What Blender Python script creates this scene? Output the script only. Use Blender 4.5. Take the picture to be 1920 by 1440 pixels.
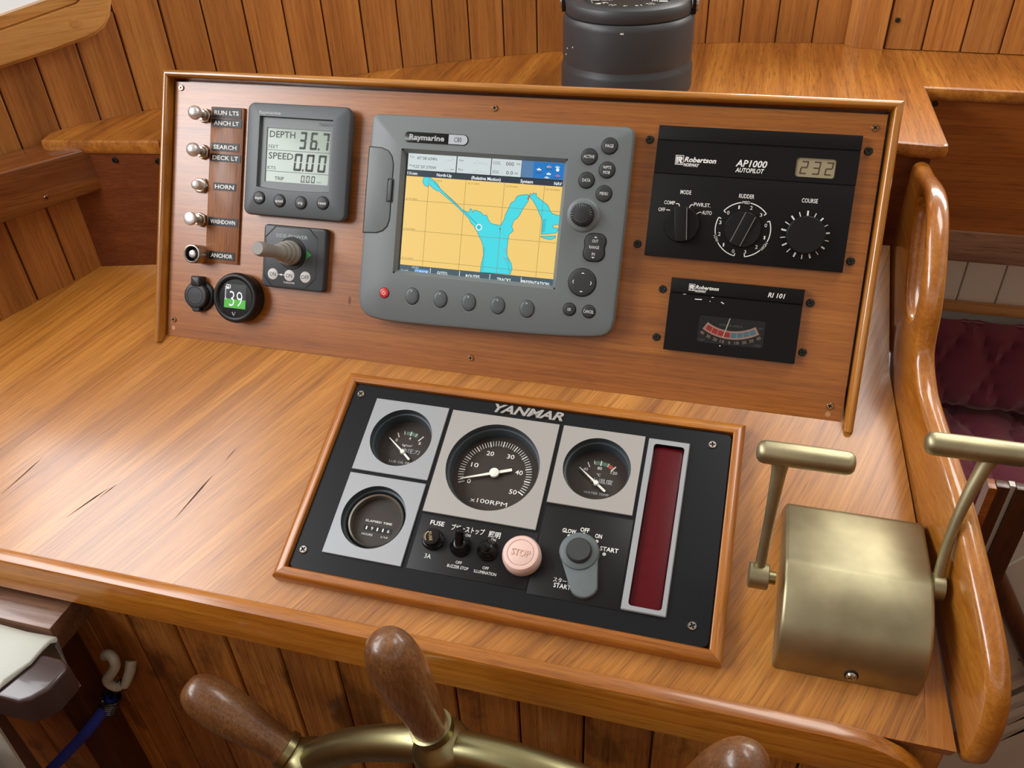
import bpy, bmesh, math, random
from mathutils import Matrix, Vector
random.seed(7)
for _o in list(bpy.data.objects):
    bpy.data.objects.remove(_o)
SC = bpy.context.scene
COL = SC.collection
PI = math.pi
rad = math.radians
TP, TD = rad(61.1816), rad(22.3792)          # slope of the instrument panel and of the desk

# ------------------------------------------------------------------ camera
cd = bpy.data.cameras.new('camera')
cam = bpy.data.objects.new('camera', cd)
COL.objects.link(cam)
SC.camera = cam
cd.sensor_width = 36.0
cd.lens = 1556.77 / 1920 * 36
cd.clip_start = 0.01
R = ((0.9642702816, 0.2621709853, -0.0380683395), (0.1252520220, -0.5777893540, -0.8065180679), (-0.2334411178, 0.7729332680, -0.5899825486))
m = Matrix.Identity(4)
for i in range(3):
    m[i][0], m[i][1], m[i][2] = R[0][i], -R[1][i], -R[2][i]
m[0][3], m[1][3], m[2][3] = 0.633996, -0.689332, 0.520757
cam.matrix_world = m

# ------------------------------------------------------------------ sky, window light, exposure
w = bpy.data.worlds.new('sky')
SC.world = w
w.use_nodes = True
bg = w.node_tree.nodes['Background']
bg.inputs[0].default_value = (1.0, 0.96, 0.9, 1)
bg.inputs[1].default_value = 0.8
SC.view_settings.view_transform = 'Standard'
SC.view_settings.look = 'None'
SC.view_settings.gamma = 1
SC.view_settings.exposure = 0.0
SC.view_settings.use_curve_mapping = False


def window_light(name, loc, target, sx, sy, power, col=(1, 1, 1), portal=False):
    l = bpy.data.lights.new(name, 'AREA')
    l.shape = 'RECTANGLE'
    l.size, l.size_y, l.energy, l.color = sx, sy, power, col
    if portal:
        l.cycles.is_portal = True
    o = bpy.data.objects.new(name, l)
    COL.objects.link(o)
    o.location = loc
    o.rotation_euler = (Vector(target) - Vector(loc)).to_track_quat('-Z', 'Y').to_euler()
    return o


window_light('window_light_left', (-0.62, -0.15, 0.84), (0.4, -0.15, 0.0), 1.2, 0.5, 19, (0.97, 0.98, 1.0))
window_light('window_light_aft', (-0.85, -1.1, 0.96), (0.1, 0.0, 0.15), 0.6, 0.34, 9, (0.97, 0.98, 1.0))
window_light('window_light_front', (1.05, 0.76, 0.62), (0.9, 0.0, 0.1), 0.9, 0.32, 11, (1.0, 0.97, 0.92))
window_light('hatch_light', (0.98, 0.16, 1.18), (0.85, 0.0, 0.0), 0.6, 0.5, 8, (1.0, 0.98, 0.95))


# ------------------------------------------------------------------ materials
def lin(c):
    return tuple(((v / 255) / 12.92 if v / 255 <= 0.04045 else ((v / 255 + 0.055) / 1.055) ** 2.4) for v in c) + (1,)


lin_ = lin
MATS = {}


def mat(name, rgb=None, rough=0.5, metal=0.0, coat=0.0, emit=None, es=0.0, spec=0.5, noise=0.0, nscale=300, bump=0.0, bscale=600, sheen=0.0):
    if name in MATS:
        return MATS[name]
    M = bpy.data.materials.new(name)
    M.use_nodes = True
    nt = M.node_tree
    b = nt.nodes['Principled BSDF']
    c = lin(rgb)
    b.inputs['Base Color'].default_value = c
    b.inputs['Roughness'].default_value = rough
    b.inputs['Metallic'].default_value = metal
    b.inputs['Coat Weight'].default_value = coat
    b.inputs['Coat Roughness'].default_value = 0.08
    b.inputs['Specular IOR Level'].default_value = spec
    if sheen:
        b.inputs['Sheen Weight'].default_value = sheen
    if emit:
        b.inputs['Emission Color'].default_value = lin(emit)
        b.inputs['Emission Strength'].default_value = es
    if noise or bump:
        tc = nt.nodes.new('ShaderNodeTexCoord')
        n = nt.nodes.new('ShaderNodeTexNoise')
        n.inputs['Scale'].default_value = nscale
        n.inputs['Detail'].default_value = 5
        nt.links.new(tc.outputs['Object'], n.inputs['Vector'])
        if noise:
            mx = nt.nodes.new('ShaderNodeMix')
            mx.data_type = 'RGBA'
            mx.inputs['A'].default_value = tuple(v * (1 - noise) for v in c[:3]) + (1,)
            mx.inputs['B'].default_value = tuple(min(1, v * (1 + noise)) for v in c[:3]) + (1,)
            nt.links.new(n.outputs['Fac'], mx.inputs['Factor'])
            nt.links.new(mx.outputs['Result'], b.inputs['Base Color'])
        if bump:
            n2 = nt.nodes.new('ShaderNodeTexNoise')
            n2.inputs['Scale'].default_value = bscale
            nt.links.new(tc.outputs['Object'], n2.inputs['Vector'])
            bp = nt.nodes.new('ShaderNodeBump')
            bp.inputs['Strength'].default_value = bump
            bp.inputs['Distance'].default_value = 0.0006
            nt.links.new(n2.outputs['Fac'], bp.inputs['Height'])
            nt.links.new(bp.outputs['Normal'], b.inputs['Normal'])
    MATS[name] = M
    return M


def wood(name, dark, mid, light, axis='x', rough=0.35, coat=0.4, spec=0.5, fine=300.0, stretch=60.0, fig=26.0, vary=0.16, desk=False, pores=0.5, crough=0.12, stain=0.0):
    """Varnished teak: streaks along one axis, broad figure, dark pores, each piece its own tone."""
    M = bpy.data.materials.new(name)
    M.use_nodes = True
    nt = M.node_tree
    N, L = nt.nodes.new, nt.links.new
    lin = lambda c: (lin_(c)[0], lin_(c)[1] * 1.0, lin_(c)[2] * 0.6, 1)
    b = nt.nodes['Principled BSDF']
    b.inputs['Roughness'].default_value = rough
    b.inputs['Coat Weight'].default_value = coat
    b.inputs['Specular IOR Level'].default_value = spec
    b.inputs['Coat Roughness'].default_value = crough
    tc = N('ShaderNodeTexCoord')
    oi = N('ShaderNodeObjectInfo')
    sc = N('ShaderNodeVectorMath')
    sc.operation = 'SCALE'
    cmb = N('ShaderNodeCombineXYZ')
    for i in range(3):
        L(oi.outputs['Random'], cmb.inputs[i])
    L(cmb.outputs[0], sc.inputs[0])
    sc.inputs['Scale'].default_value = 37.0
    src = tc.outputs['Object']
    if desk:      # the grain of the desk veneer swings from diagonal on the left to fore-and-aft on the right
        sp = N('ShaderNodeSeparateXYZ')
        L(src, sp.inputs[0])
        mr = N('ShaderNodeMapRange')
        mr.inputs['From Min'].default_value = 0.1
        mr.inputs['From Max'].default_value = 0.75
        mr.inputs['To Min'].default_value = 0.66
        mr.inputs['To Max'].default_value = 0.1
        L(sp.outputs['X'], mr.inputs['Value'])
        mu = N('ShaderNodeMath')
        mu.operation = 'MULTIPLY'
        L(sp.outputs['Y'], mu.inputs[0])
        L(mr.outputs[0], mu.inputs[1])
        sb = N('ShaderNodeMath')
        sb.operation = 'SUBTRACT'
        L(sp.outputs['X'], sb.inputs[0])
        L(mu.outputs[0], sb.inputs[1])
        cb = N('ShaderNodeCombineXYZ')
        L(sb.outputs[0], cb.inputs['X'])
        L(sp.outputs['Y'], cb.inputs['Y'])
        L(sp.outputs['Z'], cb.inputs['Z'])
        src = cb.outputs[0]
    ad = N('ShaderNodeVectorMath')
    L(src, ad.inputs[0])
    L(sc.outputs[0], ad.inputs[1])
    ax = 'xyz'.index(axis)

    def mapped(across, along):
        mp = N('ShaderNodeMapping')
        s = [across] * 3
        s[ax] = along
        mp.inputs['Scale'].default_value = s
        L(ad.outputs[0], mp.inputs['Vector'])
        return mp.outputs[0]
    n1 = N('ShaderNodeTexNoise')
    L(mapped(fine, fine / stretch), n1.inputs['Vector'])
    n1.inputs['Scale'].default_value = 1
    n1.inputs['Detail'].default_value = 6
    n1.inputs['Roughness'].default_value = 0.65
    n2 = N('ShaderNodeTexNoise')
    L(mapped(fig, fig / 16), n2.inputs['Vector'])
    n2.inputs['Scale'].default_value = 1
    n2.inputs['Detail'].default_value = 3
    n2.inputs['Distortion'].default_value = 0.6
    n3 = N('ShaderNodeTexNoise')
    L(mapped(1000, 34), n3.inputs['Vector'])
    n3.inputs['Scale'].default_value = 1
    n3.inputs['Detail'].default_value = 2
    mxn = N('ShaderNodeMix')
    mxn.inputs['Factor'].default_value = 0.5
    L(n1.outputs['Fac'], mxn.inputs['A'])
    L(n2.outputs['Fac'], mxn.inputs['B'])
    cr = N('ShaderNodeValToRGB')
    cr.color_ramp.elements[0].position = 0.34
    cr.color_ramp.elements[0].color = lin(dark)
    cr.color_ramp.elements[1].position = 0.66
    cr.color_ramp.elements[1].color = lin(light)
    e = cr.color_ramp.elements.new(0.5)
    e.color = lin(mid)
    L(mxn.outputs['Result'], cr.inputs['Fac'])
    pr = N('ShaderNodeValToRGB')
    pr.color_ramp.elements[0].position = 0.33
    pr.color_ramp.elements[0].color = (1 - pores, 1 - pores, 1 - pores, 1)
    pr.color_ramp.elements[1].position = 0.45
    pr.color_ramp.elements[1].color = (1, 1, 1, 1)
    L(n3.outputs['Fac'], pr.inputs['Fac'])
    mm = N('ShaderNodeMix')
    mm.data_type = 'RGBA'
    mm.blend_type = 'MULTIPLY'
    mm.inputs['Factor'].default_value = 1
    L(cr.outputs['Color'], mm.inputs['A'])
    L(pr.outputs['Color'], mm.inputs['B'])
    if stain:      # old water marks, each plank its own
        n4 = N('ShaderNodeTexNoise')
        L(mapped(19, 11), n4.inputs['Vector'])
        n4.inputs['Scale'].default_value = 1
        n4.inputs['Detail'].default_value = 4
        n4.inputs['Roughness'].default_value = 0.6
        sr = N('ShaderNodeValToRGB')
        sr.color_ramp.elements[0].position = 0.36
        sr.color_ramp.elements[0].color = (1 - stain, 1 - stain * 1.05, 1 - stain * 1.1, 1)
        sr.color_ramp.elements[1].position = 0.46
        sr.color_ramp.elements[1].color = (1, 1, 1, 1)
        L(n4.outputs['Fac'], sr.inputs['Fac'])
        m2 = N('ShaderNodeMix')
        m2.data_type = 'RGBA'
        m2.blend_type = 'MULTIPLY'
        m2.inputs['Factor'].default_value = 1
        L(mm.outputs['Result'], m2.inputs['A'])
        L(sr.outputs['Color'], m2.inputs['B'])
        mm = m2
    hs = N('ShaderNodeHueSaturation')
    v = N('ShaderNodeMapRange')
    v.inputs['To Min'].default_value = 1 - vary
    v.inputs['To Max'].default_value = 1 + vary
    L(oi.outputs['Random'], v.inputs['Value'])
    L(v.outputs[0], hs.inputs['Value'])
    L(mm.outputs['Result'], hs.inputs['Color'])
    L(hs.outputs[0], b.inputs['Base Color'])
    bp = N('ShaderNodeBump')
    bp.inputs['Strength'].default_value = 0.12
    bp.inputs['Distance'].default_value = 0.0005
    L(n1.outputs['Fac'], bp.inputs['Height'])
    L(bp.outputs[0], b.inputs['Normal'])
    MATS[name] = M
    return M


def clear_glass(name, tint=(255, 255, 255), gloss=0.05):
    M = bpy.data.materials.new(name)
    M.use_nodes = True
    nt = M.node_tree
    nt.nodes.remove(nt.nodes['Principled BSDF'])
    t = nt.nodes.new('ShaderNodeBsdfTransparent')
    t.inputs[0].default_value = lin(tint)
    g = nt.nodes.new('ShaderNodeBsdfGlossy')
    g.inputs['Roughness'].default_value = gloss
    f = nt.nodes.new('ShaderNodeFresnel')
    f.inputs[0].default_value = 1.45 if gloss > 0.04 else 1.22
    mx = nt.nodes.new('ShaderNodeMixShader')
    nt.links.new(f.outputs[0], mx.inputs[0])
    nt.links.new(t.outputs[0], mx.inputs[1])
    nt.links.new(g.outputs[0], mx.inputs[2])
    nt.links.new(mx.outputs[0], nt.nodes['Material Output'].inputs[0])
    MATS[name] = M
    return M


wood('desk_teak', (136, 80, 32), (176, 112, 50), (204, 140, 76), 'y', rough=0.36, coat=0.55, crough=0.2, desk=True, vary=0.0, pores=0.35)
wood('panel_teak', (128, 70, 24), (159, 92, 36), (180, 113, 54), 'x', rough=0.36, coat=0.75, spec=0.4, crough=0.28, vary=0.0, fine=330, stretch=60, pores=0.3)
wood('label_teak', (116, 64, 30), (140, 82, 42), (158, 98, 54), 'y', rough=0.5, coat=0.12, vary=0.0, fine=330, stretch=20)
wood('rail_teak', (140, 84, 32), (174, 112, 48), (204, 142, 72), 'x', rough=0.26, coat=0.8, vary=0.05, crough=0.08, pores=0.25)
wood('rail_teak_up', (140, 84, 32), (174, 112, 48), (204, 142, 72), 'y', rough=0.26, coat=0.8, vary=0.05, crough=0.08, pores=0.25)
wood('fiddle_teak', (146, 82, 26), (178, 110, 42), (204, 140, 68), 'x', rough=0.32, coat=0.6, vary=0.0, fine=180, stretch=70, pores=0.35)
wood('cheek_teak', (138, 78, 30), (166, 100, 42), (188, 124, 62), 'y', rough=0.28, coat=0.9, vary=0.0, fig=18, crough=0.07, pores=0.2)
wood('plank_teak', (138, 82, 44), (168, 106, 60), (188, 128, 80), 'z', rough=0.45, coat=0.12, vary=0.12, pores=0.3)
wood('plank_worn', (124, 68, 28), (162, 100, 50), (190, 130, 72), 'z', rough=0.5, coat=0.1, vary=0.1, fig=14, pores=0.45, stain=0.5)
wood('shelf_teak', (124, 70, 30), (162, 98, 44), (194, 130, 66), 'y', rough=0.34, coat=0.4, vary=0.0, fine=200, crough=0.2)
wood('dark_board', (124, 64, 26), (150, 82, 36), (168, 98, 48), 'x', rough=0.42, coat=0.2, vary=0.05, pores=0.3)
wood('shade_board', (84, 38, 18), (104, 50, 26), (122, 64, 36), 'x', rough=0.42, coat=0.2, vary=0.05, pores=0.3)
wood('rail_board', (92, 46, 22), (120, 66, 34), (142, 86, 50), 'x', rough=0.34, coat=0.5, vary=0.0, pores=0.5)
wood('frame_orange', (140, 78, 30), (172, 104, 44), (196, 128, 62), 'x', rough=0.34, coat=0.5, vary=0.03, pores=0.35)
wood('frame_orange_up', (140, 78, 30), (172, 104, 44), (196, 128, 62), 'y', rough=0.34, coat=0.5, vary=0.03, pores=0.35)
wood('window_teak', (166, 112, 70), (184, 130, 86), (200, 148, 104), 'x', rough=0.4, coat=0.3, vary=0.04, pores=0.25)
wood('ledge_wood', (96, 62, 58), (122, 86, 84), (146, 108, 108), 'x', rough=0.36, coat=0.4, vary=0.0)
wood('mahogany', (58, 28, 20), (76, 38, 26), (92, 50, 36), 'z', rough=0.4, coat=0.3, vary=0.1)
wood('handle_wood', (84, 50, 34), (112, 72, 52), (140, 98, 76), 'z', rough=0.36, coat=0.35, vary=0.06, fine=420, stretch=9, pores=0.45)
mat('grey_plastic', (108, 116, 118), 0.42, noise=0.05, nscale=900, bump=0.12, bscale=1800)
mat('dark_grey', (78, 84, 88), 0.42, bump=0.1, bscale=1800)
mat('joy_plate', (56, 61, 65), 0.42)
mat('rubber_black', (34, 37, 40), 0.45)
mat('rubber_soft', (40, 44, 46), 0.55)
mat('black_gloss', (14, 15, 17), 0.2, spec=0.35)
mat('black_satin', (18, 19, 21), 0.4, spec=0.3, noise=0.12, nscale=700)
mat('black_box', (14, 14, 15), 0.45, spec=0.22, noise=0.15, nscale=260)
mat('black_plate', (17, 20, 25), 0.36, spec=0.25, noise=0.12, nscale=400)
mat('black_deep', (10, 10, 11), 0.5)
mat('groove', (14, 14, 15), 0.6)
mat('compass_black', (50, 53, 56), 0.44, noise=0.08, nscale=500)
mat('white_print', (232, 232, 228), 0.6)
mat('grey_print', (176, 182, 184), 0.6)
mat('dim_print', (120, 112, 104), 0.6)
mat('dark_print', (38, 42, 40), 0.6)
mat('emboss_print', (34, 36, 38), 0.5)
mat('gold_print', (200, 176, 120), 0.5)
mat('pink_print', (222, 176, 160), 0.6)
mat('chrome', (232, 232, 230), 0.34, metal=0.75)
mat('chrome_worn', (190, 186, 176), 0.32, metal=1.0, noise=0.15, nscale=500)
mat('screw_dark', (62, 66, 60), 0.4, metal=0.8)
mat('brass_screw', (190, 158, 120), 0.24, metal=1.0)
mat('steel_screw', (180, 176, 168), 0.26, metal=1.0)
mat('tape', (12, 14, 17), 0.4, spec=0.3, noise=0.2, nscale=800)
mat('brass', (168, 160, 128), 0.46, metal=1.0, noise=0.4, nscale=30, bump=0.05, bscale=120)
mat('brass_bright', (158, 152, 112), 0.32, metal=1.0, noise=0.15, nscale=60)
mat('alu', (160, 164, 168), 0.5, metal=0.35, noise=0.06, nscale=1500)
mat('alu_warm', (168, 166, 162), 0.5, metal=0.35, noise=0.06, nscale=1500)
mat('bezel_side', (58, 68, 74), 0.4)
mat('dial_brown', (44, 34, 28), 0.5, noise=0.1, nscale=900)
mat('needle_white', (238, 238, 226), 0.5)
mat('green_mark', (84, 116, 92), 0.6)
mat('red_mark', (170, 76, 58), 0.6)
mat('red_lens', (86, 3, 15), 0.35, noise=0.18, nscale=120, spec=0.25)
mat('pink_plastic', (226, 194, 183), 0.42, noise=0.03, nscale=300)
mat('pink_face', (222, 186, 172), 0.45)
mat('key_rubber', (96, 106, 108), 0.62, noise=0.1, nscale=240)
mat('key_dark', (50, 54, 55), 0.6)
mat('lcd', (128, 148, 132), 0.3, coat=0.3, emit=(128, 148, 132), es=0.06)
mat('lcd_brown', (150, 140, 112), 0.2, coat=0.4)
mat('lcd_seg', (34, 40, 36), 0.5)
mat('lcd_seg_brown', (74, 58, 40), 0.5)
mat('joy_grey', (142, 140, 134), 0.5)
mat('green_tri', (40, 150, 70), 0.5)
mat('red_button', (200, 44, 40), 0.35)
mat('pill_grey', (178, 186, 194), 0.4)
mat('white_button', (206, 206, 206), 0.5)
mat('off_white', (212, 212, 200), 0.5)
mat('white_paint', (214, 212, 200), 0.5, noise=0.02, nscale=40)
mat('ceiling_white', (226, 224, 216), 0.7, noise=0.02, nscale=20)
mat('canvas', (196, 200, 190), 0.85, noise=0.08, nscale=900, bump=0.5, bscale=2200)
mat('burgundy', (98, 18, 40), 0.85, noise=0.12, nscale=60, sheen=0.4)
mat('blue_rope', (34, 56, 168), 0.6, noise=0.2, nscale=1500, bump=0.4, bscale=2500)
mat('hook_white', (190, 192, 176), 0.3, coat=0.3)
mat('coil_black', (24, 25, 28), 0.2, coat=0.4)
mat('chair_dark', (62, 46, 44), 0.35, coat=0.4, noise=0.12, nscale=60)
mat('floor_wood', (86, 54, 36), 0.5, noise=0.15, nscale=20)
for nm, c, s in (('sea', (70, 226, 238), 0.86), ('land', (252, 212, 120), 0.86), ('cell_white', (226, 238, 240), 0.75), ('bar_dark', (44, 62, 78), 0.7), ('scr_blue', (24, 130, 214), 0.75), ('scr_slate', (96, 142, 190), 0.7),
                 ('softkey', (78, 108, 122), 0.6), ('scr_white', (250, 252, 252), 0.9), ('scr_dim', (120, 132, 132), 0.5), ('scr_line', (150, 140, 84), 0.6), ('scr_coast', (30, 150, 170), 0.6), ('scr_sel', (88, 170, 240), 0.8), ('scr_pink', (230, 120, 150), 0.7),
                 ('scr_black', (26, 34, 40), 0.3), ('gauge_scr', (40, 46, 48), 0.4), ('gauge_green', (88, 204, 64), 0.7)):
    mat(nm, tuple(int(v * 0.25) for v in c), 0.25, emit=c, es=s)
clear_glass('pane_glass')
clear_glass('dial_glass', (246, 248, 246), 0.03)


# ------------------------------------------------------------------ mesh builder (millimetres in the frame of its thing)
def rrect(x0, x1, y0, y1, r=0.0, n=4):
    if r <= 0:
        return [(x0, y0), (x1, y0), (x1, y1), (x0, y1)]
    out = []
    for cx, cy, a in ((x1 - r, y0 + r, -90), (x1 - r, y1 - r, 0), (x0 + r, y1 - r, 90), (x0 + r, y0 + r, 180)):
        for i in range(n + 1):
            t = rad(a + 90 * i / n)
            out.append((cx + r * math.cos(t), cy + r * math.sin(t)))
    return out


def circ(cx, cy, r, n=32, ry=None):
    ry = r if ry is None else ry
    return [(cx + r * math.cos(2 * PI * i / n), cy + ry * math.sin(2 * PI * i / n)) for i in range(n)]


def inset(o, d):
    n, out = len(o), []
    for i in range(n):
        a, b, c = Vector(o[i - 1]), Vector(o[i]), Vector(o[(i + 1) % n])
        e1, e2 = (b - a), (c - b)
        if e1.length < 1e-9 or e2.length < 1e-9:
            out.append(tuple(b))
            continue
        n1, n2 = Vector((-e1.y, e1.x)).normalized(), Vector((-e2.y, e2.x)).normalized()
        k = n1 + n2
        k = k / max(0.35, 1 + n1.dot(n2))
        out.append(tuple(b + k * d))
    return out


class MB:
    def __init__(self):
        self.v, self.f, self.m, self.x = [], [], [], Matrix.Identity(4)

    def add(self, vs, fs, mt):
        o = len(self.v)
        self.v += [tuple(self.x @ Vector(p)) for p in vs]
        self.f += [tuple(i + o for i in f) for f in fs]
        self.m += [mt] * len(fs)
        return self

    def loft(self, rings, mt, cap0=True, cap1=True, capmat=None):
        n = len(rings[0])
        vs = [p for r in rings for p in r]
        fs = []
        for k in range(len(rings) - 1):
            for i in range(n):
                j = (i + 1) % n
                fs.append((k * n + i, k * n + j, (k + 1) * n + j, (k + 1) * n + i))
        if cap0:
            fs.append(tuple(range(n - 1, -1, -1)))
        self.add(vs, fs, mt)
        if cap1:
            self.add(list(rings[-1]), [tuple(range(n))], capmat or mt)
        return self

    def prism(self, o, z0, z1, mt, ch=0.0, capmat=None, seg=3):
        rings = [[(x, y, z0) for x, y in o]]
        if ch > 0:
            for k in range(seg + 1):
                a = PI / 2 * k / seg
                q = inset(o, ch * (1 - math.cos(a)))
                rings.append([(x, y, z1 - ch + ch * math.sin(a)) for x, y in q])
        else:
            rings.append([(x, y, z1) for x, y in o])
        return self.loft(rings, mt, capmat=capmat)

    def box(self, x0, x1, y0, y1, z0, z1, mt, ch=0.0, seg=2):
        return self.prism([(x0, y0), (x1, y0), (x1, y1), (x0, y1)], z0, z1, mt, ch, seg=seg)

    def lathe(self, c, prof, mt, n=32, cap0=False, cap1=True):
        rings = [[(c[0] + r * math.cos(2 * PI * i / n), c[1] + r * math.sin(2 * PI * i / n), c[2] + z) for i in range(n)] for r, z in prof]
        return self.loft(rings, mt, cap0, cap1)

    def tube(self, pts, r, mt, n=12, caps=True):
        pts = [Vector(p) for p in pts]
        rs = r if isinstance(r, (list, tuple)) else [r] * len(pts)
        rings, up = [], None
        for i, p in enumerate(pts):
            t = (pts[min(i + 1, len(pts) - 1)] - pts[max(i - 1, 0)]).normalized()
            if up is None:
                up = t.orthogonal().normalized()
            up = (up - t * up.dot(t))
            up = up.normalized() if up.length > 1e-6 else t.orthogonal().normalized()
            b = t.cross(up)
            rings.append([tuple(p + (up * math.cos(2 * PI * k / n) + b * math.sin(2 * PI * k / n)) * rs[i]) for k in range(n)])
        return self.loft(rings, mt, caps, caps)

    def flat(self, o, holes, z, mt, cuts=()):
        bm = bmesh.new()
        es = []
        for lp in [o] + list(holes):
            vs = [bm.verts.new((x, y, 0)) for x, y in lp]
            es += [bm.edges.new((vs[i], vs[(i + 1) % len(vs)])) for i in range(len(vs))]
        bmesh.ops.triangle_fill(bm, edges=es, use_beauty=True, normal=(0, 0, 1))
        for q in cuts:
            bmesh.ops.bisect_plane(bm, geom=bm.verts[:] + bm.edges[:] + bm.faces[:], plane_co=(q, 0, 0), plane_no=(1, 0, 0))
        bm.verts.index_update()
        vs = [(v.co.x, v.co.y, z) for v in bm.verts]
        fs = []
        for f in bm.faces:
            ids = [v.index for v in f.verts]
            fs.append(tuple(ids if f.normal.z > 0 else ids[::-1]))
        bm.free()
        return self.add(vs, fs, mt)

    def plate(self, o, holes, z0, z1, mt, ch=0.0, wallmat=None, hz=None):
        """Plate with holes; the walls of the holes go down to hz."""
        top = inset(o, ch) if ch else o
        self.loft([[(x, y, z0) for x, y in o], [(x, y, z1 - ch) for x, y in o], [(x, y, z1) for x, y in top]], mt, False, False)
        self.flat(top, holes, z1, mt)
        for h in holes:
            self.loft([[(x, y, z1) for x, y in h], [(x, y, z0 if hz is None else hz) for x, y in h]], wallmat or mt, False, False)
        return self

    def ring(self, c, r0, r1, z, mt, a0=0, a1=360, n=40, z0=None):
        vs, fs = [], []
        full = abs(a1 - a0) >= 360
        for i in range(n + 1):
            t = rad(a0 + (a1 - a0) * i / n)
            vs += [(c[0] + r0 * math.cos(t), c[1] + r0 * math.sin(t), z), (c[0] + r1 * math.cos(t), c[1] + r1 * math.sin(t), z)]
        for i in range(n):
            k = 2 * i
            fs.append((k, k + 1, k + 3, k + 2) if a1 > a0 else (k + 2, k + 3, k + 1, k))
        return self.add(vs, fs, mt)

    def line(self, p, q, wd, z, mt):
        p, q = Vector(p), Vector(q)
        n = Vector((-(q - p).y, (q - p).x)).normalized() * wd / 2
        return self.add([(*(p - n), z), (*(q - n), z), (*(q + n), z), (*(p + n), z)], [(0, 1, 2, 3)], mt)

    def path(self, pts, wd, z, mt):
        for a, b in zip(pts, pts[1:]):
            self.line(a, b, wd, z, mt)
        return self

    def poly(self, o, z, mt):
        return self.flat(o, [], z, mt)

    def text(self, s, x, y, h, mt, z, al='c', w=None, rot=0, bold=0.0, shear=0.0, ex=0.0):
        vs, fs, (x0, x1, cap) = glyphs(s, bold, shear)
        ky = h / cap
        kx = ky if w is None else w / max(1e-6, x1 - x0)
        ox = {'c': (x0 + x1) / 2, 'l': x0, 'r': x1}[al]
        c, sn = math.cos(rad(rot)), math.sin(rad(rot))
        out = []
        for px_, py_ in vs:
            a, b_ = (px_ - ox) * kx, (py_ - cap / 2) * ky
            out.append((x + a * c - b_ * sn, y + a * sn + b_ * c, z + ex))
        self.add(out, fs, mt)
        if ex > 0:
            eg = {}
            for f in fs:
                for i in range(len(f)):
                    a, b_ = f[i], f[(i + 1) % len(f)]
                    if (b_, a) in eg:
                        del eg[(b_, a)]
                    else:
                        eg[(a, b_)] = 1
            for a, b_ in eg:
                p, q = out[a], out[b_]
                self.add([(p[0], p[1], z), (q[0], q[1], z), q, p], [(0, 1, 2, 3)], mt)
        return self

    def seg7(self, s, x, y, wd, h, t, mt, z, pitch, sl=0.06):
        S = {'0': 'abcdef', '2': 'abged', '3': 'abgcd', '6': 'acdefg', '7': 'abc', '.': ''}
        for ch in s:
            if ch == '.':
                self.box(x - pitch + wd + t * 0.5, x - pitch + wd + t * 1.3, y, y + t * 0.9, z - 0.01, z, mt)
                continue
            g = t * 0.18
            R_ = {'a': (t * .4, wd - t * .4, h - t, h), 'd': (t * .4, wd - t * .4, 0, t), 'g': (t * .4, wd - t * .4, h / 2 - t / 2, h / 2 + t / 2),
                  'f': (0, t, h / 2 + g, h - g), 'b': (wd - t, wd, h / 2 + g, h - g), 'e': (0, t, g, h / 2 - g), 'c': (wd - t, wd, g, h / 2 - g)}
            for k in S[ch]:
                a, b, c, d = R_[k]
                self.add([(x + a + c * sl, y + c, z), (x + b + c * sl, y + c, z), (x + b + d * sl, y + d, z), (x + a + d * sl, y + d, z)], [(0, 1, 2, 3)], mt)
            x += pitch
        return self


_tc = bpy.data.curves.new('lettering_source', 'FONT')
_to = bpy.data.objects.new('lettering_source', _tc)
COL.objects.link(_to)
_tc.resolution_u = 2
_cache = {}


def _eval(s, bold, shear):
    _tc.body, _tc.offset, _tc.shear = s, bold, shear
    bpy.context.view_layer.update()
    me = bpy.data.meshes.new_from_object(_to.evaluated_get(bpy.context.evaluated_depsgraph_get()))
    vs = [(v.co.x, v.co.y) for v in me.vertices]
    fs = []
    for p in me.polygons:
        ids = list(p.vertices)
        a = sum(vs[ids[i]][0] * vs[ids[(i + 1) % len(ids)]][1] - vs[ids[(i + 1) % len(ids)]][0] * vs[ids[i]][1] for i in range(len(ids)))
        fs.append(tuple(ids if a > 0 else ids[::-1]))
    bpy.data.meshes.remove(me)
    return vs, fs


def glyphs(s, bold=0.0, shear=0.0):
    k = (s, bold, shear)
    if k not in _cache:
        vs, fs = _eval(s, bold, shear)
        xs = [v[0] for v in vs] or [0, 1]
        _cache[k] = (vs, fs, (min(xs), max(xs), 0.70 + 2 * bold * 0.5))
    return _cache[k]


# ------------------------------------------------------------------ frames, things and parts
FP = Matrix(((1, 0, 0, 0), (0, math.cos(TP), -math.sin(TP), 0), (0, math.sin(TP), math.cos(TP), 0), (0, 0, 0, 1)))
FD = Matrix(((1, 0, 0, 0), (0, math.cos(TD), -math.sin(TD), 0), (0, math.sin(TD), math.cos(TD), 0), (0, 0, 0, 1)))
FW = Matrix.Identity(4)
FPI, FDI = FP @ Matrix.Translation((0, 0, 0.00015)), FD @ Matrix.Translation((0, 0, 0.00015))


def mesh(name, mb, o, smooth=35):
    me = bpy.data.meshes.new(name)
    me.from_pydata([((x - o[0]) / 1000, (y - o[1]) / 1000, (z - o[2]) / 1000) for x, y, z in mb.v], [], mb.f)
    names = []
    for q in mb.m:
        if q not in names:
            names.append(q)
    for q in names:
        me.materials.append(MATS[q])
    ix = {q: i for i, q in enumerate(names)}
    me.polygons.foreach_set('material_index', [ix[q] for q in mb.m])
    if smooth:
        me.polygons.foreach_set('use_smooth', [True] * len(me.polygons))
        bm = bmesh.new()
        bm.from_mesh(me)
        bmesh.ops.remove_doubles(bm, verts=bm.verts, dist=1e-6)
        bm.to_mesh(me)
        bm.free()
        me.set_sharp_from_angle(angle=rad(smooth))
    me.update()
    return me


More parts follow.
